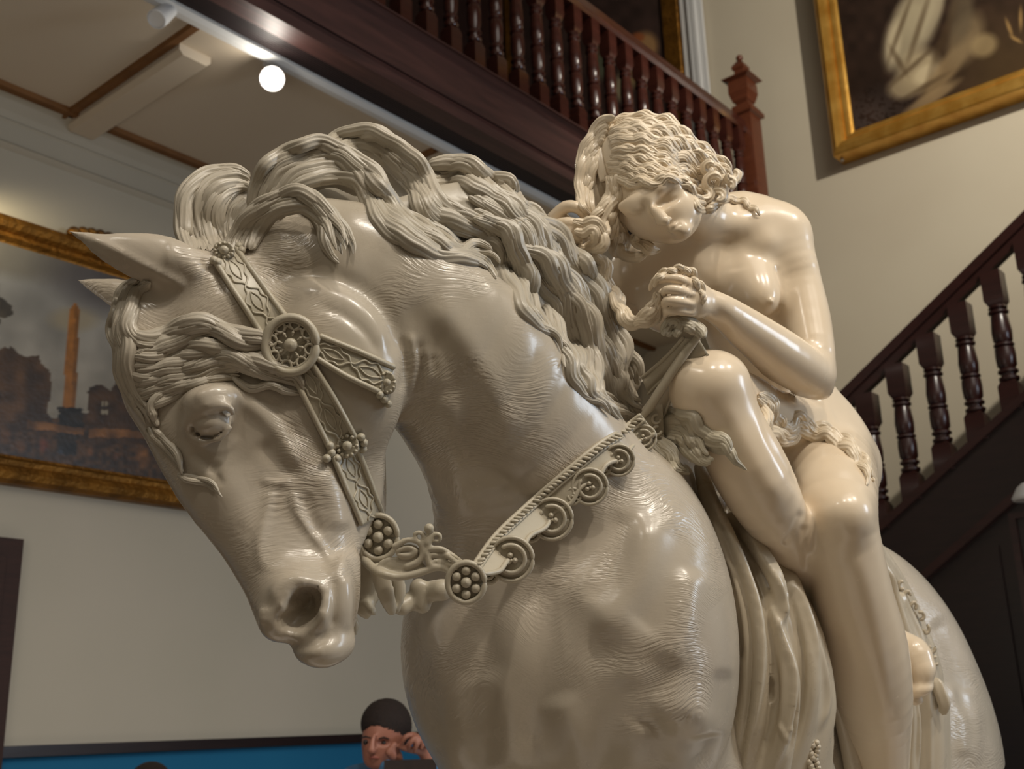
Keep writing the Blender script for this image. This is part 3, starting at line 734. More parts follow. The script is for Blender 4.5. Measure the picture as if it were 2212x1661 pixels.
# ------------------------------------------------------------------ ceiling spotlights
def emis(name, col, s):
    t = NT(name); t.b.inputs['Emission Color'].default_value = col; t.b.inputs['Emission Strength'].default_value = s; return t.m
M_LAMP = emis('lamp_glow', (1,.93,.82,1), 60); M_HEAD = wall_mat('lamp_metal', srgb(200,200,200), srgb(212,212,212))
def spotlight(u, v, lit, label):
    c = onZ(u, v, ZC-.11); ax = unit(T - c) if lit else unit(np.array([-.45,-.2,-.6]))
    r = .052 if lit else .038
    e = empty('ceiling_spotlight', tuple(c), label, 'spotlight')
    m = MB(); m.lathe([(.015,-.13),(r*.8,-.12),(r,-.04),(r,.0),(r*1.02,.01),(r*.9,.012),(r*.88,.002)], c, 20, ax); m.build('lamp_head', M_HEAD, e, True)
    m = MB(); m.lathe([(r*.86,.0),(r*.86,.003)], c+ax*.004, 20, ax); m.build('lens', M_LAMP if lit else M_HEAD, e)
    m = MB(); b_ = c - ax*.06; m.box(b_[0]-.008, b_[0]+.008, b_[1]-.008, b_[1]+.008, b_[2], ZC); m.box(b_[0]-.03, b_[0]+.03, b_[1]-.03, b_[1]+.03, ZC-.015, ZC); m.build('stem', M_HEAD, e)
    return c, ax
cl, axl = spotlight(588, 170, True, 'lit round ceiling spotlight shining at the viewer under the gallery')
gl = bpy.data.lights.new('spot_glow', 'POINT'); gl.energy = 3; gl.color = (1, .93, .82); gl.shadow_soft_size = .03
go_ = bpy.data.objects.new('spot_glow', gl); COL.objects.link(go_); go_.location = tuple(cl + axl*.05)
spotlight(340, 40, False, 'unlit white ceiling spotlight at the top left')
# ------------------------------------------------------------------ plinth

# ================================================================== THE STATUE
PL = PW(1500, 1500, 2.35); PLX, PLY = float(PL[0]), float(PL[1])
statue = empty('statue', (PLX, PLY, 0.62), 'glossy cream plaster statue of a bowed horse carrying a nude long-haired rider sidesaddle', 'statue')

hv = Vol((-.80, -.95, -3.62), (1.42, .62, -1.38), .0048)
# --- trunk
hv.E(1800, 1680, 2.95, 333, 530, .40)                                     # rump
hv.C([(1360, 1460, 2.25, 255), (1600, 1580, 2.64, 300), (1820, 1640, 2.95, 300)], .08)
hv.E(1195, 1395, 2.04, 328, 375, .27, k=.05)                              # breast
hv.E(1375, 1360, 2.02, 212, 400, .25, rot=-5, k=.05)                      # shoulder
hv.C([(1340, 1050, 2.15, 120), (1500, 1120, 2.35, 150), (1700, 1260, 2.7, 150)], .08)   # withers and back
hv.C([(1150, 1640, 1.98, 180), (1110, 1900, 2.0, 115)], .04)               # forearms
hv.C([(1420, 1650, 2.12, 190), (1450, 1900, 2.2, 120)], .05)
hv.C([(1120, 1560, 1.90, 110), (1105, 1740, 1.95, 100)], .05)
# --- neck
hv.C([(600, 610, 1.76, 130), (700, 600, 1.77, 172), (830, 655, 1.78, 185), (985, 775, 1.82, 196), (1110, 945, 1.90, 212), (1190, 1120, 1.97, 250), (1225, 1290, 2.03, 280)], .05, sc=.62)
# --- head
hv.E(470, 700, 1.74, 185, 165, .105, rot=20, k=.04)                       # cranium
hv.E(345, 760, 1.72, 85, 150, .095, rot=-12, k=.03)                       # forehead plane
hv.C([(385, 850, 1.70, 105), (480, 1020, 1.68, 108), (560, 1150, 1.66, 92), (620, 1270, 1.63, 82)], .04, sc=.95)
hv.C([(560, 880, 1.70, 150), (640, 1030, 1.685, 120), (660, 1170, 1.665, 92)], .04, sc=.72)
hv.E(722, 790, 1.715, 148, 205, .082, rot=-16, k=.035)                    # cheek disc
hv.C([(735, 930, 1.735, 95), (745, 1060, 1.735, 82), (720, 1170, 1.70, 62), (705, 1250, 1.66, 60)], .03, sc=.75)  # jaw
hv.E(660, 1300, 1.615, 97, 88, .075, k=.03)                               # muzzle
hv.E(606, 1330, 1.60, 38, 50, .05, rot=20, k=.02)
hv.E(700, 1394, 1.595, 58, 42, .05, rot=-6, k=.014)                       # upper lip
hv.C([(668, 1398, 1.59, 32), (702, 1404, 1.58, 33), (738, 1390, 1.60, 26)], .012)
hv.E(735, 1305, 1.615, 30, 105, .045, rot=2, k=.02)                       # lip corner
hv.C([(745, 1215, 1.66, 34), (745, 1290, 1.65, 30), (752, 1345, 1.65, 16)], .012)
hv.C([(812, 965, 1.80, 20), (812, 1100, 1.79, 22), (800, 1150, 1.78, 16)], .03, sc=1.6)   # far jaw edge
# eye region
hv.E(455, 868, 1.622, 60, 40, .042, rot=-8, k=.022)                       # brow bulge
hv.E(450, 912, 1.628, 56, 48, .035, rot=-12, k=.02)
hv.E(462, 918, 1.606, 50, 34, .022, rot=-14, k=.006, op='sub')
hv.E(460, 912, 1.612, 41, 29, .026, rot=-14, k=.002)                      # eyeball
hv.C([(398, 922, 1.606, 7), (418, 894, 1.596, 10), (455, 877, 1.588, 11), (492, 878, 1.593, 9), (506, 896, 1.60, 6)], .006)   # upper lid
hv.C([(410, 938, 1.610, 5), (436, 954, 1.602, 7), (474, 948, 1.600, 7), (500, 922, 1.602, 6)], .006)
# ears
hv.C([(470, 620, 1.69, 66), (400, 588, 1.66, 58), (350, 566, 1.65, 58), (298, 552, 1.64, 50), (232, 534, 1.63, 31), (185, 514, 1.625, 14), (150, 499, 1.62, 6)], .02, sc=.6)
hv.C([(420, 625, 1.615, 16), (345, 602, 1.598, 24), (280, 574, 1.595, 18), (205, 532, 1.60, 6)], .010, op='sub')
hv.C([(330, 680, 1.80, 46), (268, 640, 1.80, 36), (220, 622, 1.80, 22), (172, 606, 1.80, 6)], .02, sc=.6)
# throat
hv.C([(800, 760, 1.76, 110), (840, 830, 1.77, 70)], .03, sc=.7)
# nostril
hv.E(656, 1312, 1.545, 38, 48, .06, rot=24, k=.010, op='sub')
hv.E(630, 1346, 1.540, 34, 34, .044, rot=20, k=.012, op='sub')
hV, hF = hv.mesh(2); del hv
hV = strokes(hV, hF, [
    ([(590, 1310), (600, 1272), (640, 1252), (680, 1270), (698, 1320), (690, 1370)], 13, 7),      # nostril rim
    ([(598, 1322), (622, 1312), (655, 1296), (668, 1280)], 9, 5),
    ([(600, 1365), (630, 1395), (680, 1392), (712, 1368)], 10, -3),
    ([(720, 1240), (724, 1300), (716, 1360)], 9, -5), ([(745, 1240), (752, 1300), (748, 1370)], 12, 4),
    ([(575, 1310), (568, 1330), (572, 1350)], 9, 6),
    ([(560, 1035), (600, 1043), (640, 1033)], 7, 4),                                              # face veins and crests
    ([(590, 1045), (575, 1110), (560, 1180), (575, 1240)], 12, 4),
    ([(628, 1045), (640, 1100), (665, 1140), (700, 1190), (720, 1225)], 9, 5),
    ([(560, 950), (590, 990), (622, 1015), (650, 1030)], 18, -5),
    ([(520, 860), (570, 900), (620, 960), (640, 1010)], 15, 5),
    ([(545, 850), (600, 890), (660, 960)], 12, -3),
    ([(690, 1010), (720, 1080), (735, 1150)], 22, 6), ([(655, 1060), (675, 1120), (690, 1160)], 14, -4),
    ([(420, 960), (450, 975), (490, 968), (515, 940)], 8, 3), ([(410, 975), (440, 1000), (480, 1010)], 10, -4),
    ([(330, 930), (370, 975), (420, 1030), (470, 1080)], 14, -3),
    ([(420, 870), (440, 850), (480, 838), (512, 850), (525, 885)], 9, 4),
    ([(448, 1005), (470, 1030), (475, 1050)], 7, -4),
    # cheek, throat folds, neck muscles
    ([(560, 610), (640, 590), (720, 600), (800, 640), (845, 700), (862, 780)], 20, -6),
    ([(600, 640), (680, 625), (760, 650), (815, 700), (838, 760)], 18, 4),
    ([(680, 660), (740, 680), (790, 720), (820, 770)], 10, -3),
    ([(868, 720), (876, 790), (868, 850)], 9, -4), ([(885, 715), (895, 780), (884, 850)], 9, 5),
    ([(902, 730), (912, 790), (900, 850)], 8, -3), ([(918, 745), (926, 800), (912, 860)], 8, 3), ([(934, 765), (940, 810)], 7, -3),
    ([(870, 640), (930, 720), (990, 800), (1030, 900), (1050, 1000)], 30, -4),
    ([(930, 640), (1000, 730), (1070, 850), (1110, 960)], 35, 6),
    ([(950, 840), (975, 920), (990, 1020), (1000, 1120)], 26, 5),
    ([(560, 520), (640, 545), (720, 560), (800, 600)], 40, 4),
    # breast and shoulder
    ([(1130, 1230), (1180, 1320), (1190, 1420), (1165, 1540), (1140, 1680)], 60, -14),
    ([(1230, 1230), (1300, 1310), (1360, 1400), (1370, 1500)], 50, 9),
    ([(1250, 1400), (1330, 1410), (1400, 1450), (1450, 1500)], 46, -6),
    ([(1410, 1100), (1390, 1220), (1350, 1300), (1280, 1380)], 34, 8), ([(1350, 1100), (1330, 1210), (1270, 1310)], 28, -5),
    ([(1490, 1100), (1450, 1230), (1410, 1320), (1380, 1360)], 34, -4), ([(1500, 1220), (1475, 1340), (1440, 1440)], 36, 8),
    ([(1420, 1560), (1470, 1530), (1520, 1560), (1530, 1600)], 40, 10), ([(1400, 1540), (1420, 1600), (1440, 1680)], 34, -5),
    ([(1390, 1560), (1360, 1620), (1340, 1690)], 34, 7), ([(1570, 1440), (1555, 1540), (1500, 1680)], 26, -7),
    ([(900, 1280), (950, 1400), (980, 1540), (1000, 1690)], 40, 8), ([(1000, 1240), (1040, 1370), (1060, 1500), (1060, 1690)], 36, -7),
    ([(1040, 1440), (1090, 1560), (1100, 1690)], 36, 7), ([(1200, 1500), (1240, 1600), (1250, 1700)], 40, 8),
    ([(2020, 1330), (2060, 1420), (2085, 1560)], 28, -9), ([(2090, 1480), (2105, 1560), (2105, 1661)], 16, 5),
    ([(2050, 1470), (2075, 1560), (2080, 1640)], 16, 8),
    # ear
    ([(170, 506), (230, 530), (300, 566), (370, 602), (405, 622)], 8, 4), ([(430, 560), (470, 590), (490, 640)], 14, -5),
    ([(350, 545), (400, 565), (440, 600)], 22, 5),
])
hV = lap(hV, hF, .25)
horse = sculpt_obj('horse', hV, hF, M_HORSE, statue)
HS = Surf(hV, hF)
# ------------------------------------------------------------------ the rider
rv = Vol((.02, -.90, -2.72), (1.0, .62, -1.78), .0030)
# trunk
rv.C([(1600, 560, 2.36, 118), (1625, 700, 2.38, 104), (1670, 820, 2.41, 98), (1735, 930, 2.44, 112), (1790, 1010, 2.46, 112)], .05, sc=.85)
rv.C([(1500, 505, 2.33, 62), (1600, 480, 2.34, 66), (1690, 505, 2.33, 58)], .04)         # shoulder girdle
rv.C([(1475, 440, 2.20, 50), (1530, 480, 2.30, 56)], .03)                                 # neck
rv.C([(1385, 590, 2.34, 70), (1480, 600, 2.34, 100)], .05)                                # far side of chest
rv.C([(1520, 478, 2.275, 14), (1590, 486, 2.272, 15), (1640, 478, 2.285, 15), (1690, 470, 2.32, 14)], .045)        # collar bone
rv.E(1625, 622, 2.285, 58, 62, .066, rot=15, k=.045)                                      # breasts
rv.E(1642, 646, 2.245, 38, 36, .040, rot=20, k=.03)
rv.E(1665, 651, 2.207, 7, 7, .008, k=.006)
rv.E(1652, 525, 2.285, 30, 26, .03, k=.03)
rv.E(1440, 660, 2.29, 62, 60, .05, k=.03)
# left arm
rv.C([(1688, 522, 2.33, 58), (1712, 570, 2.31, 52), (1726, 612, 2.30, 48), (1742, 690, 2.27, 51), (1756, 765, 2.23, 47), (1756, 808, 2.22, 46)], .03)
rv.C([(1754, 812, 2.215, 46), (1738, 800, 2.19, 51), (1682, 762, 2.13, 53), (1614, 712, 2.07, 45), (1560, 672, 2.02, 36), (1520, 652, 1.995, 32)], .018)
rv.E(1768, 840, 2.225, 26, 18, .025, rot=30, k=.02)
# left hand
rv.E(1498, 646, 1.978, 38, 44, .024, rot=-12, k=.014)
for pts in ([(1498, 616, 1.962, 12), (1468, 603, 1.952, 11), (1432, 602, 1.957, 10), (1411, 612, 1.97, 8), (1404, 624, 1.98, 6)],
            [(1492, 634, 1.957, 11.5), (1460, 626, 1.944, 11), (1440, 626, 1.946, 10), (1434, 634, 1.965, 8.5)],
            [(1492, 655, 1.957, 11.5), (1460, 650, 1.944, 11), (1440, 650, 1.946, 10), (1434, 658, 1.965, 8.5)],
            [(1492, 674, 1.962, 11), (1462, 671, 1.952, 10.5), (1442, 672, 1.956, 9.5), (1438, 680, 1.972, 8)],
            [(1480, 690, 2.0, 12), (1450, 650, 2.0, 10), (1430, 630, 1.995, 8)]):
    rv.C(pts, .0045)
# right hand, holding the tress beside her head
rv.E(1206, 492, 2.09, 34, 36, .022, rot=20, k=.015)
for pts in ([(1196, 470, 2.08, 15), (1222, 447, 2.065, 14), (1248, 449, 2.055, 13), (1262, 466, 2.06, 10)],
            [(1196, 488, 2.065, 14), (1224, 482, 2.045, 13.5), (1246, 484, 2.045, 12), (1256, 492, 2.06, 9)],
            [(1205, 506, 2.06, 13), (1230, 502, 2.042, 12.5), (1248, 512, 2.045, 11), (1250, 524, 2.06, 9)],
            [(1214, 526, 2.06, 12), (1232, 534, 2.05, 11), (1240, 548, 2.06, 9)]):
    rv.C(pts, .004)
rv.C([(1205, 515, 2.12, 24), (1240, 620, 2.25, 32), (1300, 700, 2.40, 42)], .02)          # right forearm behind the mane
rv.C([(1300, 700, 2.40, 42), (1400, 620, 2.42, 60)], .03)
# legs
rv.C([(1783, 1000, 2.42, 106), (1792, 1040, 2.28, 101), (1800, 1085, 2.18, 93), (1808, 1140, 2.15, 87), (1822, 1200, 2.16, 84), (1842, 1290, 2.19, 85), (1868, 1400, 2.24, 90), (1886, 1500, 2.29, 82), (1898, 1600, 2.35, 66), (1905, 1720, 2.41, 52), (1905, 1820, 2.45, 46)], .02)
rv.E(1826, 1108, 2.085, 46, 42, .035, k=.05)                                               # kneecap
rv.C([(1760, 960, 2.44, 100), (1660, 900, 2.25, 62), (1570, 850, 2.10, 62)], .03)          # right thigh
rv.C([(1532, 846, 2.035, 78), (1575, 930, 2.04, 80), (1628, 1030, 2.05, 82), (1672, 1110, 2.09, 70), (1720, 1190, 2.17, 54), (1790, 1270, 2.28, 40), (1880, 1350, 2.37, 34), (1935, 1395, 2.40, 34)], .016)
rv.E(1532, 826, 2.03, 66, 50, .06, rot=-10, k=.06)                                       # right knee
rv.E(1478, 808, 2.02, 24, 26, .03, k=.03)
# right foot behind the shin
rv.C([(1930, 1395, 2.40, 34), (1972, 1410, 2.37, 36), (1990, 1440, 2.35, 30)], .015)
rv.E(1988, 1484, 2.345, 28, 18, .03, rot=-20, k=.012); rv.E(1992, 1452, 2.35, 22, 26, .03, rot=10, k=.012)
rv.E(1976, 1512, 2.35, 18, 11, .016, k=.008)
# head: skull, face turned down to the left
rv.E(1392, 405, 2.13, 88, 100, .10, rot=-26, k=.02)
rv.E(1420, 440, 2.075, 76, 72, .075, rot=-26, k=.02)
rv.E(1468, 482, 2.065, 34, 30, .045, rot=-30, k=.022)                                      # chin
rv.C([(1400, 470, 2.10, 42), (1450, 490, 2.09, 32)], .02)
rv.E(1456, 466, 2.056, 50, 44, .050, rot=-28, k=.03); rv.E(1476, 452, 2.062, 30, 34, .042, rot=-20, k=.02)
rv.C([(1500, 440, 2.12, 30), (1488, 480, 2.09, 18)], .015)
rv.C([(1404, 426, 2.018, 11), (1413, 446, 2.001, 12), (1424, 463, 1.986, 13), (1436, 477, 1.974, 12)], .012)   # nose
rv.E(1446, 473, 1.990, 6, 6, .009, k=.008); rv.E(1424, 481, 1.990, 8, 7, .011, k=.008)
rv.E(1459, 486, 2.028, 22, 16, .015, rot=-28, k=.02)                                      # mouth
rv.C([(1447, 493, 2.006, 3.5), (1457, 488, 2.001, 4.5), (1470, 480, 2.006, 3)], .006)
rv.C([(1448, 500, 2.006, 3.5), (1460, 493, 2.001, 5), (1472, 485, 2.006, 3)], .005)
rv.E(1475, 501, 2.016, 19, 14, .018, rot=-25, k=.016)
rv.E(1375, 452, 2.012, 24, 13, .016, rot=-26, k=.016, op='sub'); rv.E(1426, 440, 1.998, 13, 10, .012, rot=-10, k=.014, op='sub'); rv.E(1448, 424, 2.0, 20, 11, .012, rot=-26, k=.016, op='sub')
rv.E(1374, 454, 2.028, 19, 12, .018, rot=-24, k=.008); rv.E(1450, 424, 2.024, 18, 10, .018, rot=-28, k=.006); rv.E(1426, 411, 2.012, 9, 10, .014, k=.008)
rv.C([(1345, 446, 2.034, 10), (1370, 434, 2.018, 11), (1398, 424, 2.014, 10)], .022); rv.C([(1412, 404, 2.006, 8), (1432, 398, 2.004, 8), (1462, 396, 2.012, 7)], .014)
rv.E(1402, 480, 2.055, 40, 22, .035, rot=30, k=.03)                                        # cheek
rV, rF = rv.mesh(2); del rv
rV = strokes(rV, rF, [
    ([(1640, 850), (1660, 940), (1700, 1010), (1735, 1070)], 10, -3),
    ([(1560, 860), (1600, 940), (1650, 1030), (1700, 1090)], 22, 3), ([(1690, 1180), (1712, 1150), (1735, 1100)], 8, -4),
    ([(1449, 498), (1459, 491), (1472, 481)], 3, -2.4), ([(1352, 462), (1370, 468), (1392, 458)], 3.5, -2), ([(1428, 434), (1446, 437), (1466, 426)], 3.5, -2),
    ([(1470, 560), (1540, 640), (1570, 740)], 18, -4), 
    ([(1676, 570), (1686, 620), (1686, 680)], 7, -4), ([(1560, 500), (1580, 550), (1590, 590)], 20, -2),
    ([(1640, 880), (1680, 860), (1740, 862), (1780, 868)], 9, -4), ([(1630, 790), (1690, 850), (1740, 870)], 12, -3),
    ([(1480, 618), (1500, 632)], 5, -1.5), ([(1480, 642), (1502, 652)], 5, -1.5), ([(1480, 666), (1500, 672)], 5, -1.5),
    ([(1840, 1180), (1880, 1300), (1905, 1450), (1915, 1560)], 24, 3), ([(1800, 1330), (1830, 1450), (1870, 1600)], 26, -3),
    ([(1740, 1130), (1738, 1180), (1745, 1240)], 10, -3),
])
rV = lap(rV, rF, .2)
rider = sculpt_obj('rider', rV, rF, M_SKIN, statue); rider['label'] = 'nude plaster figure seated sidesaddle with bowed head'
RS = Surf(rV, rF)

# ------------------------------------------------------------------ saddle cloth
cv = Vol((.28, -.95, -3.1), (1.2, .05, -1.80), .0042)
cv.C([(1530, 1060, 2.20, 50), (1590, 1200, 2.17, 78), (1660, 1350, 2.15, 100), (1690, 1520, 2.165, 108), (1660, 1760, 2.21, 130)], .05, sc=.8)
cv.C([(1630, 1300, 2.10, 30), (1655, 1400, 2.09, 36), (1665, 1500, 2.09, 38), (1650, 1600, 2.10, 40)], .03)
cv.C([(1700, 1250, 2.42, 100), (1900, 1450, 2.60, 120), (1930, 1700, 2.62, 120)], .05)
for pts in ([(1512, 1010, 2.16, 14), (1535, 1090, 2.12, 22), (1578, 1190, 2.09, 25), (1614, 1300, 2.07, 26), (1632, 1420, 2.06, 27), (1624, 1560, 2.07, 30), (1596, 1700, 2.11, 36)],
            [(1535, 1060, 2.19, 12), (1560, 1160, 2.13, 18), (1590, 1270, 2.10, 20), (1612, 1400, 2.09, 22), (1600, 1540, 2.10, 24), (1575, 1700, 2.12, 30)],
            [(1590, 1100, 2.19, 10), (1622, 1160, 2.13, 17), (1672, 1240, 2.09, 19), (1690, 1310, 2.08, 14), (1668, 1380, 2.10, 9)],
            [(1600, 1120, 2.2, 10), (1625, 1220, 2.14, 16), (1660, 1340, 2.09, 20), (1700, 1440, 2.07, 24), (1700, 1550, 2.07, 26), (1665, 1700, 2.10, 34)],
            [(1680, 1210, 2.22, 10), (1715, 1290, 2.15, 17), (1742, 1380, 2.12, 19), (1752, 1470, 2.11, 18), (1735, 1560, 2.12, 22), (1690, 1680, 2.14, 26)],
            [(1700, 1220, 2.25, 10), (1745, 1330, 2.20, 13), (1775, 1450, 2.18, 13), (1785, 1530, 2.17, 11), (1765, 1590, 2.16, 13), (1720, 1690, 2.16, 24)],
            [(1760, 1600, 2.26, 24), (1790, 1700, 2.28, 26)], [(1800, 1490, 2.30, 14), (1830, 1600, 2.32, 18), (1850, 1700, 2.34, 20)],
            # behind the shin: edge falling over the flank
            [(1870, 1170, 2.50, 26), (1915, 1225, 2.53, 22), (1955, 1290, 2.56, 20), (1985, 1370, 2.58, 22), (2010, 1450, 2.58, 18)],
            [(1880, 1200, 2.48, 24), (1915, 1260, 2.49, 20), (1940, 1330, 2.49, 14), (1965, 1420, 2.5, 12)],
            [(1935, 1300, 2.52, 22), (1975, 1400, 2.54, 24), (1998, 1500, 2.53, 22), (2010, 1600, 2.52, 20), (2005, 1720, 2.52, 22)],
            [(1960, 1490, 2.46, 18), (1975, 1580, 2.46, 16), (1960, 1720, 2.46, 18)]):
    cv.C([(a_, b_, c_-.03, r_) if a_ < 1800 else (a_, b_, c_, r_) for a_, b_, c_, r_ in pts], .03, sc=.8)
cV, cF = cv.mesh(2); del cv
cV = strokes(cV, cF, [
    ([(1518,1030),(1560,1130),(1608,1225),(1640,1340),(1640,1480),(1600,1690)], 8, 10), ([(1540,1080),(1580,1200),(1615,1320),(1618,1450),(1590,1690)], 9, -13),
    ([(1600,1120),(1640,1190),(1690,1270),(1700,1310),(1670,1370)], 7, 7), ([(1610,1180),(1650,1290),(1672,1400),(1670,1550),(1630,1690)], 9, -13),
    ([(1640,1260),(1690,1380),(1715,1460),(1705,1560),(1660,1690)], 8, 10), ([(1690,1240),(1720,1340),(1735,1440),(1725,1550),(1700,1640)], 8, -12),
    ([(1710,1240),(1745,1320),(1775,1420),(1788,1510),(1765,1590)], 7, 7), ([(1680,1560),(1705,1600),(1712,1560)], 6, 7), ([(1560,1200),(1590,1320),(1600,1440)], 7, -6),
    ([(1905,1210),(1950,1280),(1985,1360),(2010,1450)], 7, 6), ([(1900,1240),(1940,1320),(1965,1400)], 7, -7), ([(1965,1430),(1985,1520),(1980,1680)], 8, -7), ([(1995,1460),(2008,1560),(2008,1690)], 6, 5)])
cloth = sculpt_obj('saddle_cloth', cV, cF, M_CLOTH, statue)
CS = Surf(cV, cF)
# ------------------------------------------------------------------ mane
mv = Vol((-.62, -.32, -2.34), (.40, .48, -1.52), .0052)
mv.C([(462, 520, 1.80, 55), (462, 455, 1.81, 62), (490, 415, 1.82, 48)], .02, sc=.6)                     # tuft behind the ears
mv.C([(520, 520, 1.80, 50), (575, 440, 1.82, 52), (640, 375, 1.83, 55), (715, 360, 1.83, 45), (775, 392, 1.83, 34)], .02, sc=.6)
mv.C([(700, 345, 1.92, 48), (800, 335, 1.94, 46), (880, 390, 1.95, 46), (935, 450, 1.93, 50)], .02, sc=.6)
mv.C([(600, 480, 1.86, 60), (760, 470, 1.88, 70), (900, 500, 1.90, 60)], .02, sc=.5)
mv.C([(850, 470, 1.84, 38), (940, 470, 1.88, 66), (1040, 480, 1.93, 84), (1130, 560, 1.95, 70), (1200, 670, 2.0, 56), (1270, 770, 2.05, 54), (1330, 850, 2.08, 44), (1370, 890, 2.09, 20)], .02, sc=.6)
mv.C([(960, 400, 1.97, 42), (1060, 430, 2.0, 40), (1160, 510, 2.03, 44), (1240, 620, 2.07, 44), (1300, 730, 2.10, 44), (1350, 820, 2.12, 36)], .02, sc=.7)
mV, mF = mv.mesh(2); del mv
MS = Surf(mV, mF)
gr = []                                                     # long running grooves over the mass
rg = np.random.default_rng(5)
for i in range(34):
    f = i/33; x0, y0 = 880+130*f, 520-150*f
    gr.append(([(x0, y0), (1010+90*f, 545-130*f), (1110+70*f, 640-150*f), (1190+90*f, 740-170*f), (1260+80*f, 830-130*f), (1340+40*f, 890-40*f)], 5, 5 if i % 2 else -5))
mV = strokes(mV, mF, gr)
mane = sculpt_obj('mane', mV, mF, M_HAIRC, statue)
S_ = [MS, HS]
L = []
# tuft behind the ears, rising and curling back
tk = dict(dflt=[1.74,1.75,1.76,1.78,1.80,1.81,1.82], maxjump=.06)
L += fan([(408,548),(386,490),(396,420),(438,372),(500,364),(548,382)], [(450,540),(432,490),(436,430),(462,394),(510,382),(552,396)], 6, S_, 14, wav=2, per=150, seed=3, tip=.5, root=.8, lenvar=.06, **tk)
L += fan([(450,545),(436,495),(440,440),(466,402),(510,390),(545,402)], [(505,535),(484,490),(484,445),(500,418),(525,408),(548,415)], 6, S_, 13, wav=2, per=130, seed=103, tip=.4, root=.8, lenvar=.08, **tk)
L += fan([(500,540),(490,500),(500,460),(525,430)], [(530,530),(522,495),(530,460),(548,425)], 4, S_, 12, wav=1.5, per=130, seed=104, tip=.4, root=.8, lenvar=.08, dflt=[1.73,1.75,1.77,1.79], maxjump=.06)
# big first wave: from the poll up and over, then down the neck
L += fan([(535,470),(545,400),(590,335),(655,305),(725,312),(790,345),(830,400),(870,450),(930,500),(985,540),(1030,522),(1075,545),(1090,605)],
         [(610,470),(640,420),(690,392),(742,388),(780,410),(800,445),(818,480),(850,515),(905,540),(960,565),(1010,570),(1050,580),(1085,612)], 11, S_, 15, n=90, wav=4, per=150, seed=4, dflt=[1.74,1.73,1.74,1.75,1.755,1.755,1.75,1.76,1.78,1.81,1.83,1.84,1.84], maxjump=.07, root=.6, lenvar=.10, tip=.25, tipl=.2)
# rear hump
L += fan([(690,318),(735,284),(800,280),(865,306),(915,362),(958,430),(1010,465),(1090,480)], [(735,330),(790,335),(840,352),(880,400),(905,450),(940,490),(1000,505),(1080,520)], 9, S_, 15, n=60, wav=3.5, per=140, seed=6, dflt=[1.90,1.90,1.90,1.89,1.87,1.86,1.87,1.88], maxjump=.06, root=.7, tip=.5, lenvar=.06)
# third hump and the small curl behind it
L += fan([(915,356),(975,345),(1035,362),(1078,400),(1120,430),(1180,485)], [(930,400),(990,400),(1040,415),(1080,445),(1130,490),(1175,540)], 7, S_, 14, wav=3.5, per=110, seed=7, root=.7, tip=.5, lenvar=.06, dflt=[1.93,1.93,1.93,1.94,1.95,1.97], maxjump=.1)
L += fan([(1030,395),(1070,378),(1105,392),(1120,430),(1170,465),(1215,530),(1250,590)], [(1040,410),(1070,400),(1092,420),(1110,450),(1150,500),(1200,570),(1240,640)], 5, S_, 13, wav=3, per=90, seed=8, root=.7, tip=.4, dflt=[1.96,1.95,1.95,1.96,1.97,1.99,2.02], maxjump=.1)
# long locks running down the neck
L += fan([(940,455),(1010,500),(1070,560),(1100,640),(1150,690),(1195,730),(1230,790)], [(1010,440),(1080,490),(1130,560),(1150,630),(1190,700),(1225,760),(1250,830)], 9, S_, 14, n=80, wav=7, per=150, seed=9, tip=.15, lenvar=.2)
L += fan([(1000,420),(1080,470),(1130,530),(1190,620),(1235,700),(1280,800),(1330,890)], [(1100,420),(1180,490),(1240,590),(1290,680),(1330,770),(1370,850),(1395,890)], 13, S_, 15, n=90, wav=7, per=170, seed=10, tip=.2, lenvar=.12)
L += fan([(1120,590),(1160,660),(1200,720),(1225,800),(1270,860),(1330,905)], [(1180,560),(1230,650),(1270,740),(1300,820),(1340,870),(1385,900)], 8, S_, 14, n=70, wav=7, per=130, seed=12, tip=.2, lenvar=.25)
L += fan([(1230,760),(1250,810),(1280,860),(1330,900),(1370,908)], [(1330,760),(1345,810),(1360,850),(1385,880),(1400,900)], 8, S_, 12, n=50, wav=5, per=90, seed=13, tip=.25, lenvar=.15)
L += fan([(1180,500),(1240,560),(1290,640),(1310,720),(1340,790),(1375,850)], [(1205,505),(1268,580),(1328,665),(1345,735),(1380,790),(1404,845)], 5, S_, 14, n=70, wav=5, per=130, seed=62, tip=.3, lenvar=.1, dflt=[2.0,2.02,2.05,2.06,2.07,2.08], maxjump=.06)
# raised ribbons over the mass
L += fan([(1010,470),(1080,500),(1118,560),(1128,620),(1170,680),(1205,740),(1225,795)], [(1040,460),(1105,500),(1145,580),(1152,640),(1192,690),(1225,745),(1240,800)], 3, S_, 18, n=80, wav=5, per=120, seed=63, off=.02, tip=.15, lenvar=.04, ng=9)
L += fan([(1105,490),(1180,505),(1235,575),(1285,650),(1325,740),(1330,800),(1350,850),(1385,890)], [(1130,470),(1195,490),(1255,570),(1305,650),(1345,740),(1348,800),(1368,850),(1398,880)], 3, S_, 18, n=90, wav=5, per=150, seed=64, off=.018, tip=.2, lenvar=.04, ng=9)
L += fan([(1100,530),(1175,560),(1222,635),(1262,700),(1275,770),(1285,830),(1325,885),(1370,905)], [(1130,530),(1195,560),(1245,640),(1285,700),(1298,765),(1305,820),(1345,875),(1385,898)], 3, S_, 17, n=90, wav=5, per=140, seed=65, off=.016, tip=.2, lenvar=.04, ng=9)
L += fan([(880,480),(940,520),(990,548),(1035,528),(1072,545),(1084,590)], [(900,465),(955,500),(1000,530),(1035,512),(1082,535),(1096,590)], 3, S_, 14, n=70, wav=2, per=120, seed=66, off=.014, tip=.3, lenvar=.04, ng=9)
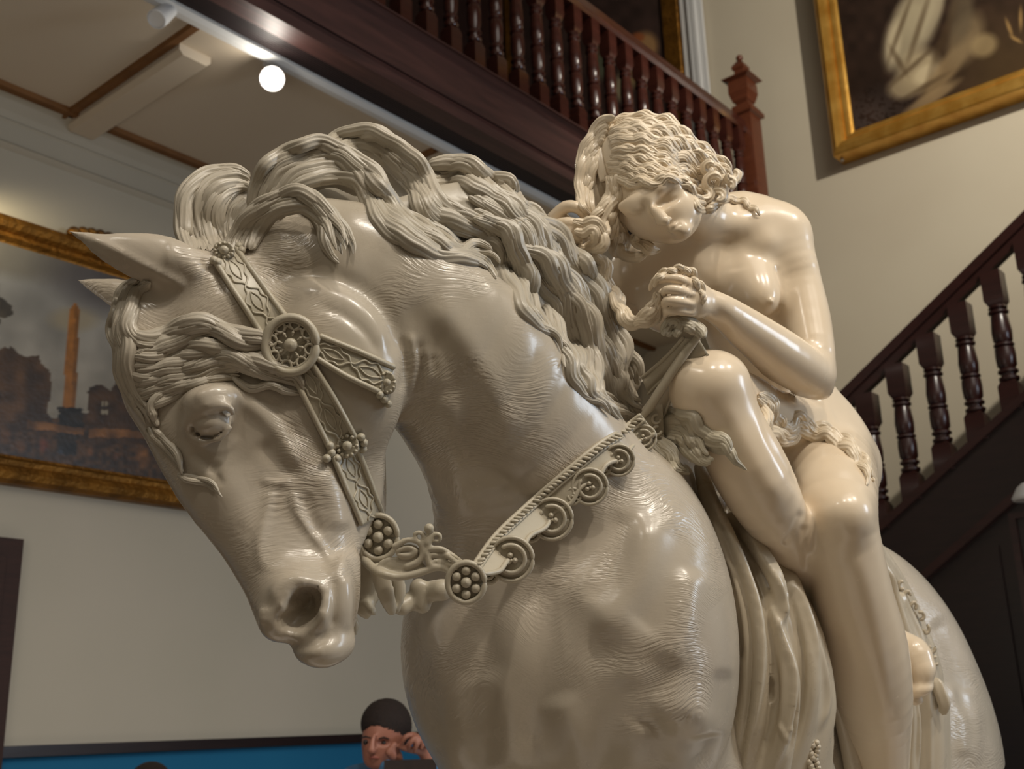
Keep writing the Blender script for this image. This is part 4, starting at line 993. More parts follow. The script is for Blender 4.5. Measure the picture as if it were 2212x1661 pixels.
# free edge lock hanging in an S, and the loose lock lying on the neck
L += fan([(1030,525),(1070,545),(1092,580),(1090,605),(1110,598)], [(1035,530),(1066,552),(1080,585),(1084,610),(1104,606)], 2, S_, 9, n=40, wav=0, seed=14, tip=.4, lenvar=.02)
L += fan([(470,545),(515,480),(575,428),(640,408),(700,438),(740,490),(752,540)], [(545,540),(570,490),(615,455),(660,448),(695,475),(715,512),(735,560)], 7, S_, 13, n=60, wav=2.5, per=140, seed=15, tip=.15, root=.6, lenvar=.08, dflt=[1.70,1.70,1.69,1.68,1.67,1.65,1.63], maxjump=.05)
L += fan([(640,425),(700,440),(745,480),(765,520),(772,548)], [(640,430),(700,448),(740,490),(752,525),(755,555)], 2, S_, 8, n=50, wav=2, seed=16, tip=.12, lenvar=.05)
L += fan([(620,440),(680,470),(705,520),(725,550),(745,565)], [(620,440),(680,470),(700,520),(715,555),(735,575)], 2, S_, 9, n=50, wav=2, seed=17, tip=.15)
hair_obj('mane_lock', L, M_HAIRC, mane)
# ------------------------------------------------------------------ forelock sweeping over the brow
Lf = []
Hs = [HS]
for A, B, m_, w_, sd, dd in (
    ([(300,600),(262,625),(246,680),(250,740),(285,775),(350,740)], [(335,610),(300,640),(285,690),(300,720),(330,735),(370,725)], 7, 9, 21, [1.66,1.66,1.68,1.67,1.65,1.63]),
    ([(275,715),(330,725),(395,705),(440,690),(480,712),(530,725),(570,722),(600,748)], [(290,760),(350,762),(400,735),(450,712),(490,730),(535,745),(575,748),(612,756)], 5, 12, 22, [1.64,1.62,1.61,1.60,1.60,1.60,1.60,1.60]),
    ([(262,760),(340,765),(410,745),(470,745),(530,775),(590,790),(640,800),(668,840)], [(300,870),(350,850),(410,835),(470,800),(530,795),(590,815),(635,830),(660,860)], 9, 11, 23, [1.64,1.62,1.61,1.60,1.60,1.60,1.60,1.61]),
    ([(265,800),(320,810),(390,800),(450,770),(510,760),(560,775)], [(290,850),(340,850),(400,840),(450,805),(505,790),(560,800)], 6, 10, 24, [1.64,1.62,1.61,1.60,1.60,1.60]),
    ([(300,900),(345,870),(395,850),(440,830),(490,815),(540,830)], [(310,890),(345,850),(395,835),(440,815),(490,800),(540,815)], 3, 8, 25, [1.65,1.63,1.61,1.60,1.60,1.60]),
    ([(500,815),(540,845),(590,840),(635,850),(660,850)], [(500,810),(545,835),(590,832),(635,840),(655,845)], 2, 5, 26, [1.61]*5),
    ([(330,900),(322,870),(340,850),(370,845)], [(345,930),(330,895),(345,870),(370,858)], 3, 6, 27, [1.64]*4),
    ([(250,640),(244,700),(255,790),(285,880),(320,930)], [(290,640),(280,700),(285,790),(305,860),(335,910)], 7, 10, 28, [1.69,1.69,1.68,1.66,1.66]),
    ([(310,925),(340,960),(375,1000),(395,1035)], [(330,915),(360,950),(385,985),(402,1030)], 3, 5, 29, [1.66]*4),
    ([(380,1025),(420,1040),(450,1050),(478,1080)], [(380,1020),(425,1030),(455,1042),(480,1070)], 2, 4, 30, [1.66]*4)):
    Lf += fan(A, B, m_, Hs, w_*1.3, n=60, wav=3.5, per=150, ng=9, seed=sd, dflt=dd, maxjump=.07, tip=.15, lenvar=.12, thick=.7, off=.003, amp=.13)
forelock = None
fo = hair_obj('forelock', Lf[:1], M_HAIRC, statue)[0]
hair_obj('forelock_strand', Lf[1:], M_HAIRC, fo)
# ------------------------------------------------------------------ bridle
bridle_parts = []
def grid_on(surfs, center, hw, n, m, off, dflt=None):
    """(n x m) net of points across a band; returns points and outward directions"""
    c = resample(center, n); tg = np.gradient(c[:, :2], axis=0); tg /= np.linalg.norm(tg, axis=1)[:, None]; nn = np.stack([-tg[:, 1], tg[:, 0]], 1)
    hwv = np.interp(np.linspace(0, 1, n), np.linspace(0, 1, len(hw)), hw); D = np.full((n, m), np.nan); UV = np.zeros((n, m, 2))
    for i in range(n):
        for j in range(m):
            uv = c[i, :2] + nn[i] * hwv[i] * (2*j/(m-1) - 1); UV[i, j] = uv
            p, _ = nearest_hit(surfs, *uv)
            if p is not None: D[i, j] = -p[2]
    dm = np.nanmedian(D) if dflt is None else dflt
    D = np.where(np.isnan(D) | (np.abs(D - dm) > .12), np.nan, D)
    for i in range(n):
        r = D[i]; ok = ~np.isnan(r)
        if ok.any(): D[i] = np.interp(np.arange(m), np.arange(m)[ok], r[ok])
    ok = ~np.isnan(D[:, 0])
    for j in range(m): D[:, j] = np.interp(np.arange(n), np.arange(n)[ok], D[ok, j])
    for _ in range(2): D[1:-1] = (D[:-2] + 2*D[1:-1] + D[2:]) / 4
    D = D - off
    return np.array([[P(UV[i, j, 0], UV[i, j, 1], D[i, j]) for j in range(m)] for i in range(n)])
def sheet(G, th):
    """closed slab: front net G, back net pushed away from the viewer side"""
    n, m = G.shape[:2]; fr = G.reshape(-1, 3); dirv = fr / np.linalg.norm(fr, axis=1)[:, None]; bk = fr + dirv * th
    idx = np.arange(n*m).reshape(n, m); a = idx[:-1, :-1].ravel(); b = idx[1:, :-1].ravel(); c = idx[1:, 1:].ravel(); d = idx[:-1, 1:].ravel()
    N0 = n*m; F1 = np.stack([a, b, c, d], 1); F2 = np.stack([d, c, b, a], 1) + N0
    ring = np.r_[idx[0, :], idx[1:, -1], idx[-1, -2::-1], idx[-2:0:-1, 0]]; r2 = np.roll(ring, -1)
    F3 = np.stack([ring, r2, r2 + N0, ring + N0], 1)
    return np.concatenate([fr, bk]), np.concatenate([F1, F2, F3])
def at_grid(G, s, t):
    n, m = G.shape[:2]; x = np.clip(s, 0, 1)*(n-1); y = np.clip(t, 0, 1)*(m-1); i = np.minimum(x.astype(int), n-2); j = np.minimum(y.astype(int), m-2); fx = (x-i)[:, None]; fy = (y-j)[:, None]
    return G[i, j]*(1-fx)*(1-fy) + G[i+1, j]*fx*(1-fy) + G[i, j+1]*(1-fx)*fy + G[i+1, j+1]*fx*fy
def toward(Pt, d): return Pt - Pt / np.linalg.norm(Pt, axis=-1, keepdims=True) * d
bridle = None
def band(center, hw, name='strap', n=36, m=9, off=.006, rep=3.0, edge=.0045, dflt=None):
    global bridle
    G = grid_on([HS], center, hw, n, m, off, dflt); sol = [sheet(G, .012)]
    s = np.linspace(0, 1, 60)
    for t in (0., 1.): sol.append(tube(toward(at_grid(G, s, np.full(60, t)), .001), edge, 8))
    for k in (0, 1):
        s2 = np.linspace(.02, .98, 120); t2 = .5 + .34*np.sin(math.pi*rep*s2 + math.pi*k) + .05*np.sin(2*math.pi*rep*3*s2 + k)
        sol.append(tube(toward(at_grid(G, s2, t2), .0008), .0016, 6))
    for q in range(int(rep)):                          # leaf veins
        c0 = (q+.5)/rep; s3 = np.linspace(c0-.30/rep, c0+.30/rep, 14)
        for dt in (-.1, .1): sol.append(tube(toward(at_grid(G, s3, .5 + dt*np.sin(np.linspace(0, math.pi, 14))*1.5), .0006), .0013, 6))
    V, Fq = join(sol); o = sculpt_obj(name, V, Fq, M_TACK, bridle if bridle is not None else statue)
    if bridle is None: bridle = o
    return o
def ringpath(c, r, ry=None, n=28, rot=0):
    ry = ry or r; t = np.linspace(0, 2*math.pi, n); a = math.radians(rot)
    x = r*np.cos(t); y = ry*np.sin(t)
    return [(c[0] + x[i]*math.cos(a) - y[i]*math.sin(a), c[1] + x[i]*math.sin(a) + y[i]*math.cos(a), c[2]) for i in range(n)]
def rosette(u, v, d, rx, ry, kind, rot=0, tilt=(0, 0)):
    """round boss: rim, backing and either seven beads or a pierced star; tilt = depth change per px"""
    def D(x, y): return d + tilt[0]*(x-u) + tilt[1]*(y-v)
    sol = []; rp = ringpath((u, v, 0), rx, ry, 36, rot)
    sol.append(tube(np.array([P(x, y, D(x, y)) for x, y, _ in rp]), .0050*rx/45, 8)) if kind != 'small' else None
    if kind == 'star': sol.append(tube(np.array([P(x, y, D(x, y)+.001) for x, y, _ in ringpath((u, v, 0), rx*.84, ry*.84, 36, rot)]), .0025, 6))
    # backing dish
    nr_, na = 5, 28; G = []
    for i in range(nr_):
        f = (i/(nr_-1))*1.0 + .001
        G.append([P(x, y, D(x, y) + .006 - .002*f) for x, y, _ in ringpath((u, v, 0), rx*f, ry*f, na, rot)])
    sol.append(sheet(np.array(G), .014))
    k = d/F
    if kind == 'beads':
        sol.append(bead(P(u, v, d-.001), .30*rx*k, squash=.8))
        for i in range(6):
            a = math.radians(60*i+30+rot); x = u + .60*rx*math.cos(a); y = v + .60*ry*math.sin(a); sol.append(bead(P(x, y, D(x, y)+.001), .27*rx*k, squash=.8))
    elif kind == 'star':
        sol.append(bead(P(u, v, d-.003), .27*rx*k, squash=.6))
        for i in range(8):
            a = math.radians(45*i+12)
            def q(f, da=0): 
                x = u+f*rx*math.cos(a+da); y = v+f*ry*math.sin(a+da); return P(x, y, D(x, y)+.001)
            sol.append(tube(np.array([q(.32), q(.44), q(.56)]), .0024, 6)); sol.append(bead(q(.45), .07*rx*k))
            sol.append(tube(np.array([q(.56+.17*(1-math.cos(t)), .26*math.sin(t)) for t in np.linspace(0, 6.28, 12)]), .0024, 6))
            sol.append(tube(np.array([q(.62, .2), q(.7, .39), q(.62, .58)]), .0026, 6))
    else:
        sol.append(bead(P(u, v, d-.002), .42*rx*k, squash=.7))
        for i in range(11):
            a = 2*math.pi*i/12; x = u+.8*rx*math.cos(a); y = v+.8*ry*math.sin(a); sol.append(bead(P(x, y, D(x, y)), .19*rx*k, nu=8, nv=5))
    V, Fq = join(sol); return sculpt_obj('rosette', V, Fq, M_TACK, bridle)
def hd(u, v, dd=1.66):
    p, _ = HS.hit(u, v); return -p[2] if p is not None and abs(-p[2]-dd) < .15 else dd
bridle = band([(486,548),(540,628),(602,718)], [27, 29, 33], 'bridle', rep=2.5)
bridle['label'] = 'carved bridle straps with leaf pattern and round rosettes'
band([(680,745),(760,785),(840,822)], [22, 30, 31], 'cheek_strap', rep=2)
band([(650,790),(700,880),(742,962)], [24, 28, 30], 'cheek_strap', rep=2.2)
band([(745,975),(775,1050),(805,1125)], [27, 27, 24], 'cheek_strap', rep=2.2)
dr_ = hd(628, 745); rosette(628, 745, dr_-.022, 56, 60, 'star', tilt=(0.00004, 0))
rosette(484, 540, hd(490, 556, 1.68)-.012, 24, 19, 'small', rot=20); rosette(750, 963, hd(750, 963)-.014, 26, 27, 'small')
rosette(836, 826, hd(826, 826, 1.68)-.008, 20, 26, 'small', rot=-15)
for u_, v_ in ((516,532),(522,541),(462,562),(470,566),(716,978),(712,962),(706,990),(728,990),(780,944),(786,956),(784,970),(820,852),(830,862),(838,872)):
    V, Fq = bead(P(u_, v_, hd(u_, v_)-.008), .0065); sculpt_obj('boss', V, Fq, M_TACK, bridle)
d1, d2 = hd(815, 1140, 1.66)-.05, 1.62
rosette(817, 1160, d1, 42, 47, 'beads'); rosette(1007, 1258, d2, 40, 43, 'beads')
# the curb: crescent, scrolls and ball, then the lower jaw gear behind it
qv = Vol((-.25, -.40, -1.86), (.02, -.12, -1.52), .0023)
dm = (d1+d2)/2
for pts in ([(776,1180,d1,8),(790,1212,d1,10),(820,1236,dm,10),(860,1246,dm,9),(905,1238,dm,8),(940,1226,dm,8),(962,1228,dm,8),(985,1246,d2,8)],
            [(852,1180,dm,7),(880,1166,dm,6),(905,1172,dm,6),(913,1192,dm,6),(905,1212,dm,7),(880,1224,dm,6)], [(858,1190,dm,5),(880,1182,dm,5),(898,1190,dm,6),(884,1200,dm,6),(858,1198,dm,4)],
            [(922,1195,dm,7),(930,1220,dm,8),(950,1226,dm,6)], [(928,1185,dm,7),(955,1186,dm,6),(985,1204,dm,5),(1000,1216,d2,5)], [(935,1198,dm,6),(965,1200,dm,6),(990,1218,d2,6)], [(940,1212,dm,5),(965,1216,dm,6),(985,1228,d2,5)],
            [(920,1195,dm,6),(912,1176,dm,6),(916,1160,dm,5),(907,1150,dm,5),(896,1154,dm,5),(900,1166,dm,4)], [(922,1195,dm,6),(928,1172,dm,6),(938,1154,dm,5),(950,1156,dm,5),(950,1168,dm,4),(940,1168,dm,4)],
            [(922,1172,dm,8),(926,1156,dm,6)]): qv.C(pts, .002)
qv.E(927, 1141, dm, 11, 11, .0075, k=.001)
qv.E(868, 1222, dm+.006, 52, 20, .006, rot=4, k=.004); qv.E(958, 1208, dm+.006, 36, 18, .005, rot=22, k=.004); qv.E(884, 1192, dm+.006, 24, 18, .005, k=.004)
qV, qF = qv.mesh(1); del qv
sculpt_obj('curb_bit', qV, qF, M_TACK, bridle)
jv = Vol((-.26, -.42, -2.0), (.02, -.18, -1.58), .004)
jv.C([(800,1190,1.76,40),(800,1262,1.75,30),(790,1318,1.74,14)], .01, sc=.8)
jv.C([(790,1300,1.735,12),(806,1322,1.73,9)], .006); jv.C([(772,1262,1.74,8),(776,1310,1.74,12),(792,1330,1.74,8)], .006)
jv.C([(820,1236,1.70,22),(836,1290,1.70,19),(846,1318,1.71,13)], .006, sc=.45); jv.C([(855,1240,1.72,18),(862,1285,1.72,15),(856,1320,1.72,8)], .006, sc=.6)
jv.C([(868,1310,1.76,20),(900,1290,1.78,20),(925,1278,1.78,22),(955,1274,1.76,24)], .006); jv.C([(905,1270,1.77,21),(912,1306,1.77,20)], .004, sc=.8)
jv.C([(764,1332,1.70,7),(768,1350,1.70,9),(766,1368,1.70,7)], .006)
jV, jF = jv.mesh(1); del jv
sculpt_obj('lower_lip', jV, jF, M_TACK, bridle)

# ------------------------------------------------------------------ the rein: scalloped band from the curb to the rider's hand
n = 150; s = np.linspace(0, 1, n)
up = resample([(1022,1222),(1068,1158),(1130,1098),(1210,1028),(1290,962),(1345,925),(1385,895)], n)
tg = np.gradient(up, axis=0); tg /= np.linalg.norm(tg, axis=1)[:, None]; nn = np.stack([-tg[:, 1], tg[:, 0]], 1)
hitd = np.array([hd(x+20, y+20, 1.95) for x, y in up]); 
for _ in range(20): hitd[1:-1] = (hitd[:-2] + hitd[2:] + 2*hitd[1:-1])/4
dd = np.minimum(d2 + (2.06-d2)*s**.9, hitd - .012); dd[s < .35] = (d2 + (2.06-d2)*s**.9)[s < .35]
for _ in range(12): dd[1:-1] = (dd[:-2] + dd[2:] + 2*dd[1:-1])/4
wdt = np.interp(s, [0, .05, .12, 1], [30, 50, 62, 46]) + 5*np.sin(s*40)
def sAt(x, y): return int(np.argmin((up[:, 0] + nn[:, 0]*30 - x)**2 + (up[:, 1] + nn[:, 1]*30 - y)**2))
m = 14; G = np.zeros((n, m, 3))
for i in range(n):
    for j in range(m):
        q = up[i] + nn[i]*wdt[i]*j/(m-1); G[i, j] = P(q[0], q[1], dd[i])
sol = [sheet(G, .010), tube(toward(G[:, -1], .001), .0038, 8), tube(toward(G[:, 0], .0), .004, 8)]
inn = np.array([P(*(up[i] + nn[i]*15), dd[i]-.002) for i in range(n)]); sol.append(tube(inn, .0028, 8))
for k_ in range(44):                                         # rope-like border
    i = int((k_+.5)/44*(n-4)); a = up[i] + nn[i]*1; b = up[min(i+4, n-1)] + nn[i]*13
    sol.append(tube(np.array([P(a[0], a[1], dd[i]-.002), P((a[0]+b[0])/2, (a[1]+b[1])/2, dd[i]-.005), P(b[0], b[1], dd[i]-.002)]), .0034, 6))
V, Fq = join(sol); rein = sculpt_obj('rein', V, Fq, M_TACK, statue); rein['label'] = 'broad scalloped rein running from the bit to the rider'
big = [(1104,1208,47), (1192,1121,44), (1274,1051,38), (1337,994,33), (1390,946,27)]; small = [(1056,1240,19), (1147,1150,19), (1237,1072,17), (1304,1010,15), (1362,962,13)]
for (x, y, r_), (x2, y2, r2) in zip(big, small):
    i = sAt(x, y); dz = dd[i]-.005; k_ = dz/F; ang0 = math.atan2(nn[i][1], nn[i][0]); sol = []
    def ringp(cx_, cy_, r, d_, n_=34): return np.array([P(px_, py_, d_) for px_, py_, _ in ringpath((cx_, cy_, 0), r, r, n_)])
    for cx_, cy_, r in ((x, y, r_), (x2, y2, r2)):
        sol.append(sheet(np.array([[P(px_, py_, dz+.003) for px_, py_, _ in ringpath((cx_, cy_, 0), r*f_+.01, r*f_+.01, 30)] for f_ in (0, .33, .66, 1.)]), .010))
        sol.append(tube(ringp(cx_, cy_, r, dz+.002), .0036*max(.7, r_/47), 8))
    t = np.linspace(0, 5.9, 44); rr = r_*.66*(1-.015*t); sol.append(tube(np.array([P(x+rr[q]*math.cos(ang0-2.9+t[q]), y+rr[q]*math.sin(ang0-2.9+t[q]), dz) for q in range(44)]), .0036*r_/47, 8))
    for a_ in (.3, 2.4, 4.5): sol.append(bead(P(x+r_*.19*math.cos(a_), y+r_*.19*math.sin(a_), dz), r_*.14*k_, nu=10, nv=6))
    sol.append(bead(P(x-r_*.0, y+r_*.05, dz), r_*.1*k_, nu=8, nv=5))
    t = np.linspace(0, 5.0, 22); sol.append(tube(np.array([P(x2+(r2*.62-.06*r2*t_)*math.cos(ang0+2.5-t_), y2+(r2*.62-.06*r2*t_)*math.sin(ang0+2.5-t_), dz) for t_ in t]), .0028, 8)); sol.append(bead(P(x2, y2, dz), .0034, nu=8, nv=5))
    V, Fq = join(sol); sculpt_obj('scroll_roundel', V, Fq, M_TACK, rein)
# upper end of the rein held in the rider's hand
def strip(A, B, da, db, th=.008, n=30, m=8):
    a = resample(A, n); b = resample(B, n); s_ = np.linspace(0, 1, n); G_ = np.zeros((n, m, 3))
    for i in range(n):
        for j in range(m):
            f = j/(m-1); q = a[i]*(1-f)+b[i]*f; G_[i, j] = P(q[0], q[1], da*(1-s_[i])+db*s_[i] - .008*math.sin(math.pi*f))
    return [sheet(G_, th), tube(toward(G_[:, 0], .001), .0035, 8), tube(toward(G_[:, -1], .001), .0035, 8)]
sol = strip([(1478,728),(1440,770),(1400,806),(1386,816)], [(1508,735),(1462,790),(1420,830),(1400,852)], 1.985, 2.06)
sol += strip([(1508,728),(1462,790),(1425,845),(1388,900)], [(1530,765),(1500,800),(1455,850),(1430,905)], 1.99, 2.045)
sol += strip([(1430,835),(1408,862),(1388,888)], [(1434,940),(1420,946),(1404,944)], 2.035, 2.03)
sol.append(tube(PP([(1512,724,1.972),(1484,756,1.98),(1455,798,1.99),(1425,845,2.0),(1402,882,2.015),(1386,902,2.02)]), .0085, 10))
for c_ in ((1418,905),(1420,930)): sol.append(tube(PP([(c_[0]+9*math.cos(a), c_[1]+9*math.sin(a), 2.022) for a in np.linspace(0, 5, 16)]), .003, 7))
V, Fq = join(sol); sculpt_obj('rein_end', V, Fq, M_TACK, rein)
kn = []
for A, B, mm, ww, sd in (([(1430,712),(1440,690),(1470,686),(1500,690),(1520,708),(1524,730)], [(1440,730),(1455,715),(1475,710),(1495,714),(1508,722),(1514,736)], 4, 9, 31), ([(1438,720),(1446,700),(1468,696),(1470,712),(1460,732)], [(1432,728),(1438,706),(1452,694),(1462,700),(1452,724)], 2, 8, 32)):
    kn += fan(A, B, mm, [RS], ww, n=36, wav=1.5, per=60, seed=sd, dflt=[1.97]*4, maxjump=.02, tip=.5, root=.6, lenvar=.05)
hair_obj('rein_knot', kn, M_TACK, rein)
# fringes at the shoulder
fr = []
fr += fan([(1418,905),(1470,905),(1505,940),(1530,985),(1545,990)], [(1425,940),(1450,950),(1490,975),(1525,1005),(1540,1000)], 6, [RS, HS], 12, n=46, wav=3, per=90, seed=33, dflt=[2.06,2.03,2.0,1.98,1.97], maxjump=.03, tip=.3)
fr += fan([(1430,880),(1470,890),(1520,925),(1570,965),(1600,985)], [(1432,905),(1480,925),(1530,955),(1575,985),(1620,1015)], 6, [RS], 12, n=50, wav=6, per=90, seed=34, dflt=[2.06,2.03,1.99,1.955,1.955], maxjump=.03, tip=.15)
fr += fan([(1412,935),(1450,960),(1470,1000),(1500,1015)], [(1400,950),(1430,985),(1460,1015),(1495,1025)], 4, [HS], 9, n=40, wav=3, per=80, seed=35, dflt=[2.03,2.0,1.99,1.99], maxjump=.05, tip=.4)
hair_obj('tassel_strand', fr, M_TACK, rein)
# ------------------------------------------------------------------ the rider's hair
gv = Vol((.12, .02, -2.34), (.50, .52, -1.90), .0034)
gv.E(1380, 362, 2.16, 108, 106, .112, rot=-20, k=.02)
gv.C([(1310, 290, 2.16, 34), (1280, 350, 2.15, 34), (1276, 420, 2.13, 32)], .02)
gv.C([(1300, 330, 2.17, 44), (1282, 400, 2.15, 40), (1285, 460, 2.13, 32), (1275, 520, 2.10, 24)], .02)
gv.C([(1450, 325, 2.14, 56), (1505, 362, 2.15, 44), (1545, 395, 2.15, 34), (1535, 430, 2.15, 22)], .02)
gV, gF = gv.mesh(2); del gv
gr = []
for i in range(15):
    y0 = 268 + i*11; gr.append(([(1312, y0+8), (1350, y0-2), (1390, y0+6), (1430, y0+2+i), (1475, y0+16+i), (1520, y0+30+i*2), (1570, y0+66+i)], 3.6, 3.5 if i % 2 else -4))
gr.append(([(1300, 268), (1292, 310), (1300, 360), (1315, 400)], 6, -7))
gV = strokes(gV, gF, gr)
rh = sculpt_obj('rider_hair', gV, gF, M_RHAIR, rider)
GS = Surf(gV, gF); Q = [GS, RS]
# band over the crown
bp = lay([GS], resample([(1305,262),(1294,300),(1297,345),(1308,392)], 40), .006)
V, Fq = tube(bp, .011, 10, .5); sculpt_obj('hair_band', V, Fq, M_RHAIR, rh)
Lr = []
kw = dict(n=70, per=52, amp=.2, thick=.7, offw=.003, phr=1.6)
Lr += fan([(1312,262),(1350,247),(1400,246),(1452,256),(1490,292),(1530,322),(1572,352),(1592,392)], [(1310,300),(1350,292),(1395,298),(1440,310),(1480,335),(1520,362),(1560,395),(1585,420)], 9, Q, 8, wav=3.5, seed=41, tip=.5, lenvar=.12, off=.004, **kw)
Lr += fan([(1306,300),(1350,294),(1395,300),(1440,312),(1480,338),(1520,366),(1560,395),(1580,420)], [(1308,350),(1350,348),(1395,355),(1440,366),(1480,380),(1510,395),(1540,415),(1560,440)], 10, Q, 8, wav=3.5, seed=42, tip=.4, lenvar=.15, off=.004, **kw)
Lr += fan([(1308,350),(1350,350),(1395,356),(1440,366),(1480,382),(1510,400),(1545,425)], [(1312,395),(1350,398),(1390,402),(1425,398),(1455,388),(1490,410),(1520,445),(1545,440)], 9, Q, 8, wav=3.5, seed=43, tip=.3, lenvar=.1, off=.004, **kw)
# curls bunched at the side of the neck
for (x, y, r, sd) in ((1545,392,26,1),(1572,400,22,2),(1550,424,18,3),(1520,420,20,4),(1580,380,16,5),(1500,440,12,6),(1535,362,18,7)):
    t = np.linspace(0, 5.2, 40); rr = r*(1-.11*t); g = [(x+rr[i]*math.cos(t[i]+sd), y+rr[i]*.85*math.sin(t[i]+sd), 2.10-.004*t[i]) for i in range(40)]
    Lr.append(lock(PP(g), np.full(40, .0078), np.full(40, .006), 6, .2, .6, 26, sd, tip=.3, root=.5))
Lr += fan([(1490,412),(1502,440),(1522,450),(1548,438),(1565,446)], [(1484,420),(1500,452),(1525,460),(1552,450),(1572,436)], 3, Q, 7, n=40, wav=1.5, per=40, seed=44, dflt=[2.08]*4, maxjump=.05)
Lr += fan([(1560,425),(1600,428),(1628,446),(1655,466)], [(1555,438),(1600,438),(1622,452),(1650,470)], 2, Q, 5, n=40, wav=2, per=30, seed=45, dflt=[2.16,2.20,2.24,2.27])
# strands combed back from the band on the left
Lr += fan([(1330,250),(1295,262),(1268,300),(1252,350),(1245,410)], [(1302,300),(1292,330),(1284,370),(1280,410),(1276,440)], 9, Q, 9, n=50, wav=2.5, per=80, seed=60, tip=.5, root=.7, lenvar=.05, dflt=[2.08,2.10,2.12,2.11,2.10], maxjump=.07)
Lr += fan([(1318,385),(1322,420),(1318,460),(1316,500),(1318,530)], [(1336,372),(1338,420),(1330,460),(1330,500),(1330,530)], 3, Q, 9, n=50, wav=2, per=80, seed=61, tip=.4, root=.5, dflt=[2.06,2.06,2.06,2.07,2.08], maxjump=.05)
# left fall: over the ear to the hand
Lr += fan([(1290,275),(1262,320),(1250,370),(1244,420),(1262,452),(1290,470)], [(1305,300),(1290,345),(1278,395),(1275,430),(1290,460),(1310,480)], 7, Q, 9, n=60, wav=3, per=90, seed=46, tip=.4, root=.6, lenvar=.1, dflt=[2.14,2.10,2.08,2.07,2.05,2.04], maxjump=.08)
Lr += fan([(1305,380),(1318,410),(1300,440),(1282,470),(1290,500),(1285,530)], [(1322,372),(1332,410),(1322,450),(1308,480),(1310,510),(1300,545)], 4, Q, 10, n=60, wav=3, per=80, seed=47, tip=.5, root=.5, dflt=[2.07,2.06,2.05,2.04,2.04,2.05], maxjump=.05)
Lr += fan([(1232,470),(1262,480),(1290,478),(1306,500),(1300,535),(1262,545),(1238,540)], [(1240,500),(1262,505),(1280,500),(1288,515),(1282,528),(1262,532),(1242,528)], 5, Q, 9, n=60, wav=2, per=70, seed=48, tip=.5, root=.5, dflt=[2.05,2.03,2.03,2.03,2.04,2.06,2.07], maxjump=.02)
Lr += fan([(1240,545),(1275,560),(1295,600),(1315,650),(1345,690)], [(1290,545),(1308,570),(1322,610),(1340,655),(1360,690)], 5, Q, 10, n=60, wav=5, per=80, seed=49, tip=.4, root=.5, dflt=[2.06,2.08,2.08,2.06,2.03], maxjump=.02)
# inner locks hanging below the face
Lr += fan([(1322,450),(1318,500),(1325,545),(1350,555)], [(1340,480),(1352,520),(1352,550),(1365,558)], 4, Q, 11, n=40, wav=3, per=70, seed=50, dflt=[2.13,2.14,2.14,2.14], maxjump=.02, root=.6)
Lr += fan([(1360,505),(1372,530),(1400,545),(1432,542)], [(1375,500),(1385,520),(1405,532),(1430,538)], 3, Q, 9, n=40, wav=2, per=60, seed=51, dflt=[2.12,2.10,2.09,2.09], maxjump=.02)
Lr += fan([(1335,520),(1345,548),(1375,556),(1410,548)], [(1345,530),(1355,552),(1380,552),(1405,545)], 2, Q, 9, n=40, wav=1, seed=52, dflt=[2.12,2.11,2.10,2.10], maxjump=.02)
# tress held in the left hand, and the curl round the wrist
Lr += fan([(1318,620),(1332,665),(1362,702),(1410,692),(1426,662),(1422,622)], [(1345,650),(1352,682),(1375,690),(1396,676),(1408,648),(1414,620)], 5, [], 10, n=60, wav=3, per=60, seed=53, tip=.4, root=.6, dflt=[2.05,2.02,2.0,1.985,1.98,1.975])
Lr += fan([(1404,628),(1414,600),(1434,586),(1462,578),(1492,582),(1506,606),(1524,630),(1518,655),(1514,668)], [(1410,628),(1422,604),(1440,592),(1465,588),(1488,592),(1500,612),(1514,632),(1510,655),(1518,662)], 3, [RS], 6, n=80, wav=2.5, per=34, seed=54, tip=.4, root=.6, dflt=[1.965,1.96,1.955,1.95,1.955,1.96,1.965,1.975,1.98], maxjump=.02, off=.002)
t = np.linspace(0, 6.0, 26); Lr.append(tube(PP([(1514+9*math.cos(a), 672+10*math.sin(a), 1.975) for a in t]), .0036, 8))
# hair falling across the waist and hip
Lr += fan([(1632,842),(1662,856),(1678,885),(1672,905),(1705,915),(1725,900),(1760,918),(1800,932),(1840,962),(1872,1000),(1889,1048)], [(1636,868),(1650,895),(1655,925),(1680,950),(1710,950),(1735,938),(1770,944),(1800,954),(1832,978),(1860,1010),(1882,1056)], 8, [RS], 10, n=120, wav=5, per=58, seed=55, tip=.3, root=.6, lenvar=.1, off=.004)
Lr += fan([(1636,850),(1650,880),(1664,920),(1688,955)], [(1655,850),(1672,878),(1686,915),(1702,945)], 4, [RS], 10, n=40, wav=5, per=45, seed=56, off=.006)
hair_obj('hair_lock', Lr, M_RHAIR, rh)
# locks of the mane clasped by the saddle: short lace edge on the cloth behind the shin
le = []
for (x, y, d, sd) in ((1948,1262,2.53,1),(1962,1285,2.54,2),(1975,1310,2.55,3),(1990,1332,2.56,4),(2000,1360,2.56,5),(2012,1400,2.55,6),(2020,1425,2.54,7),(2026,1478,2.52,8),(2036,1496,2.52,9),(2030,1520,2.52,10)):
    t = np.linspace(0, 4.6, 18); g = [(x+(9-1.3*tt)*math.cos(tt+sd), y+(11-1.3*tt)*math.sin(tt+sd), d-.02) for tt in t]; le.append(tube(PP(g), .0045, 7))
for i in range(16): 
    y = 1600 + i*9; le.append(bead(P(1751+4*math.sin(i*2.1), y, 2.10), .0075)); le.append(bead(P(1764+3*math.sin(i*1.3), y+4, 2.10), .006))
V, Fq = join(le); tag(sculpt_obj('lace_edge', V, Fq, M_CLOTH, cloth), kind='stuff')
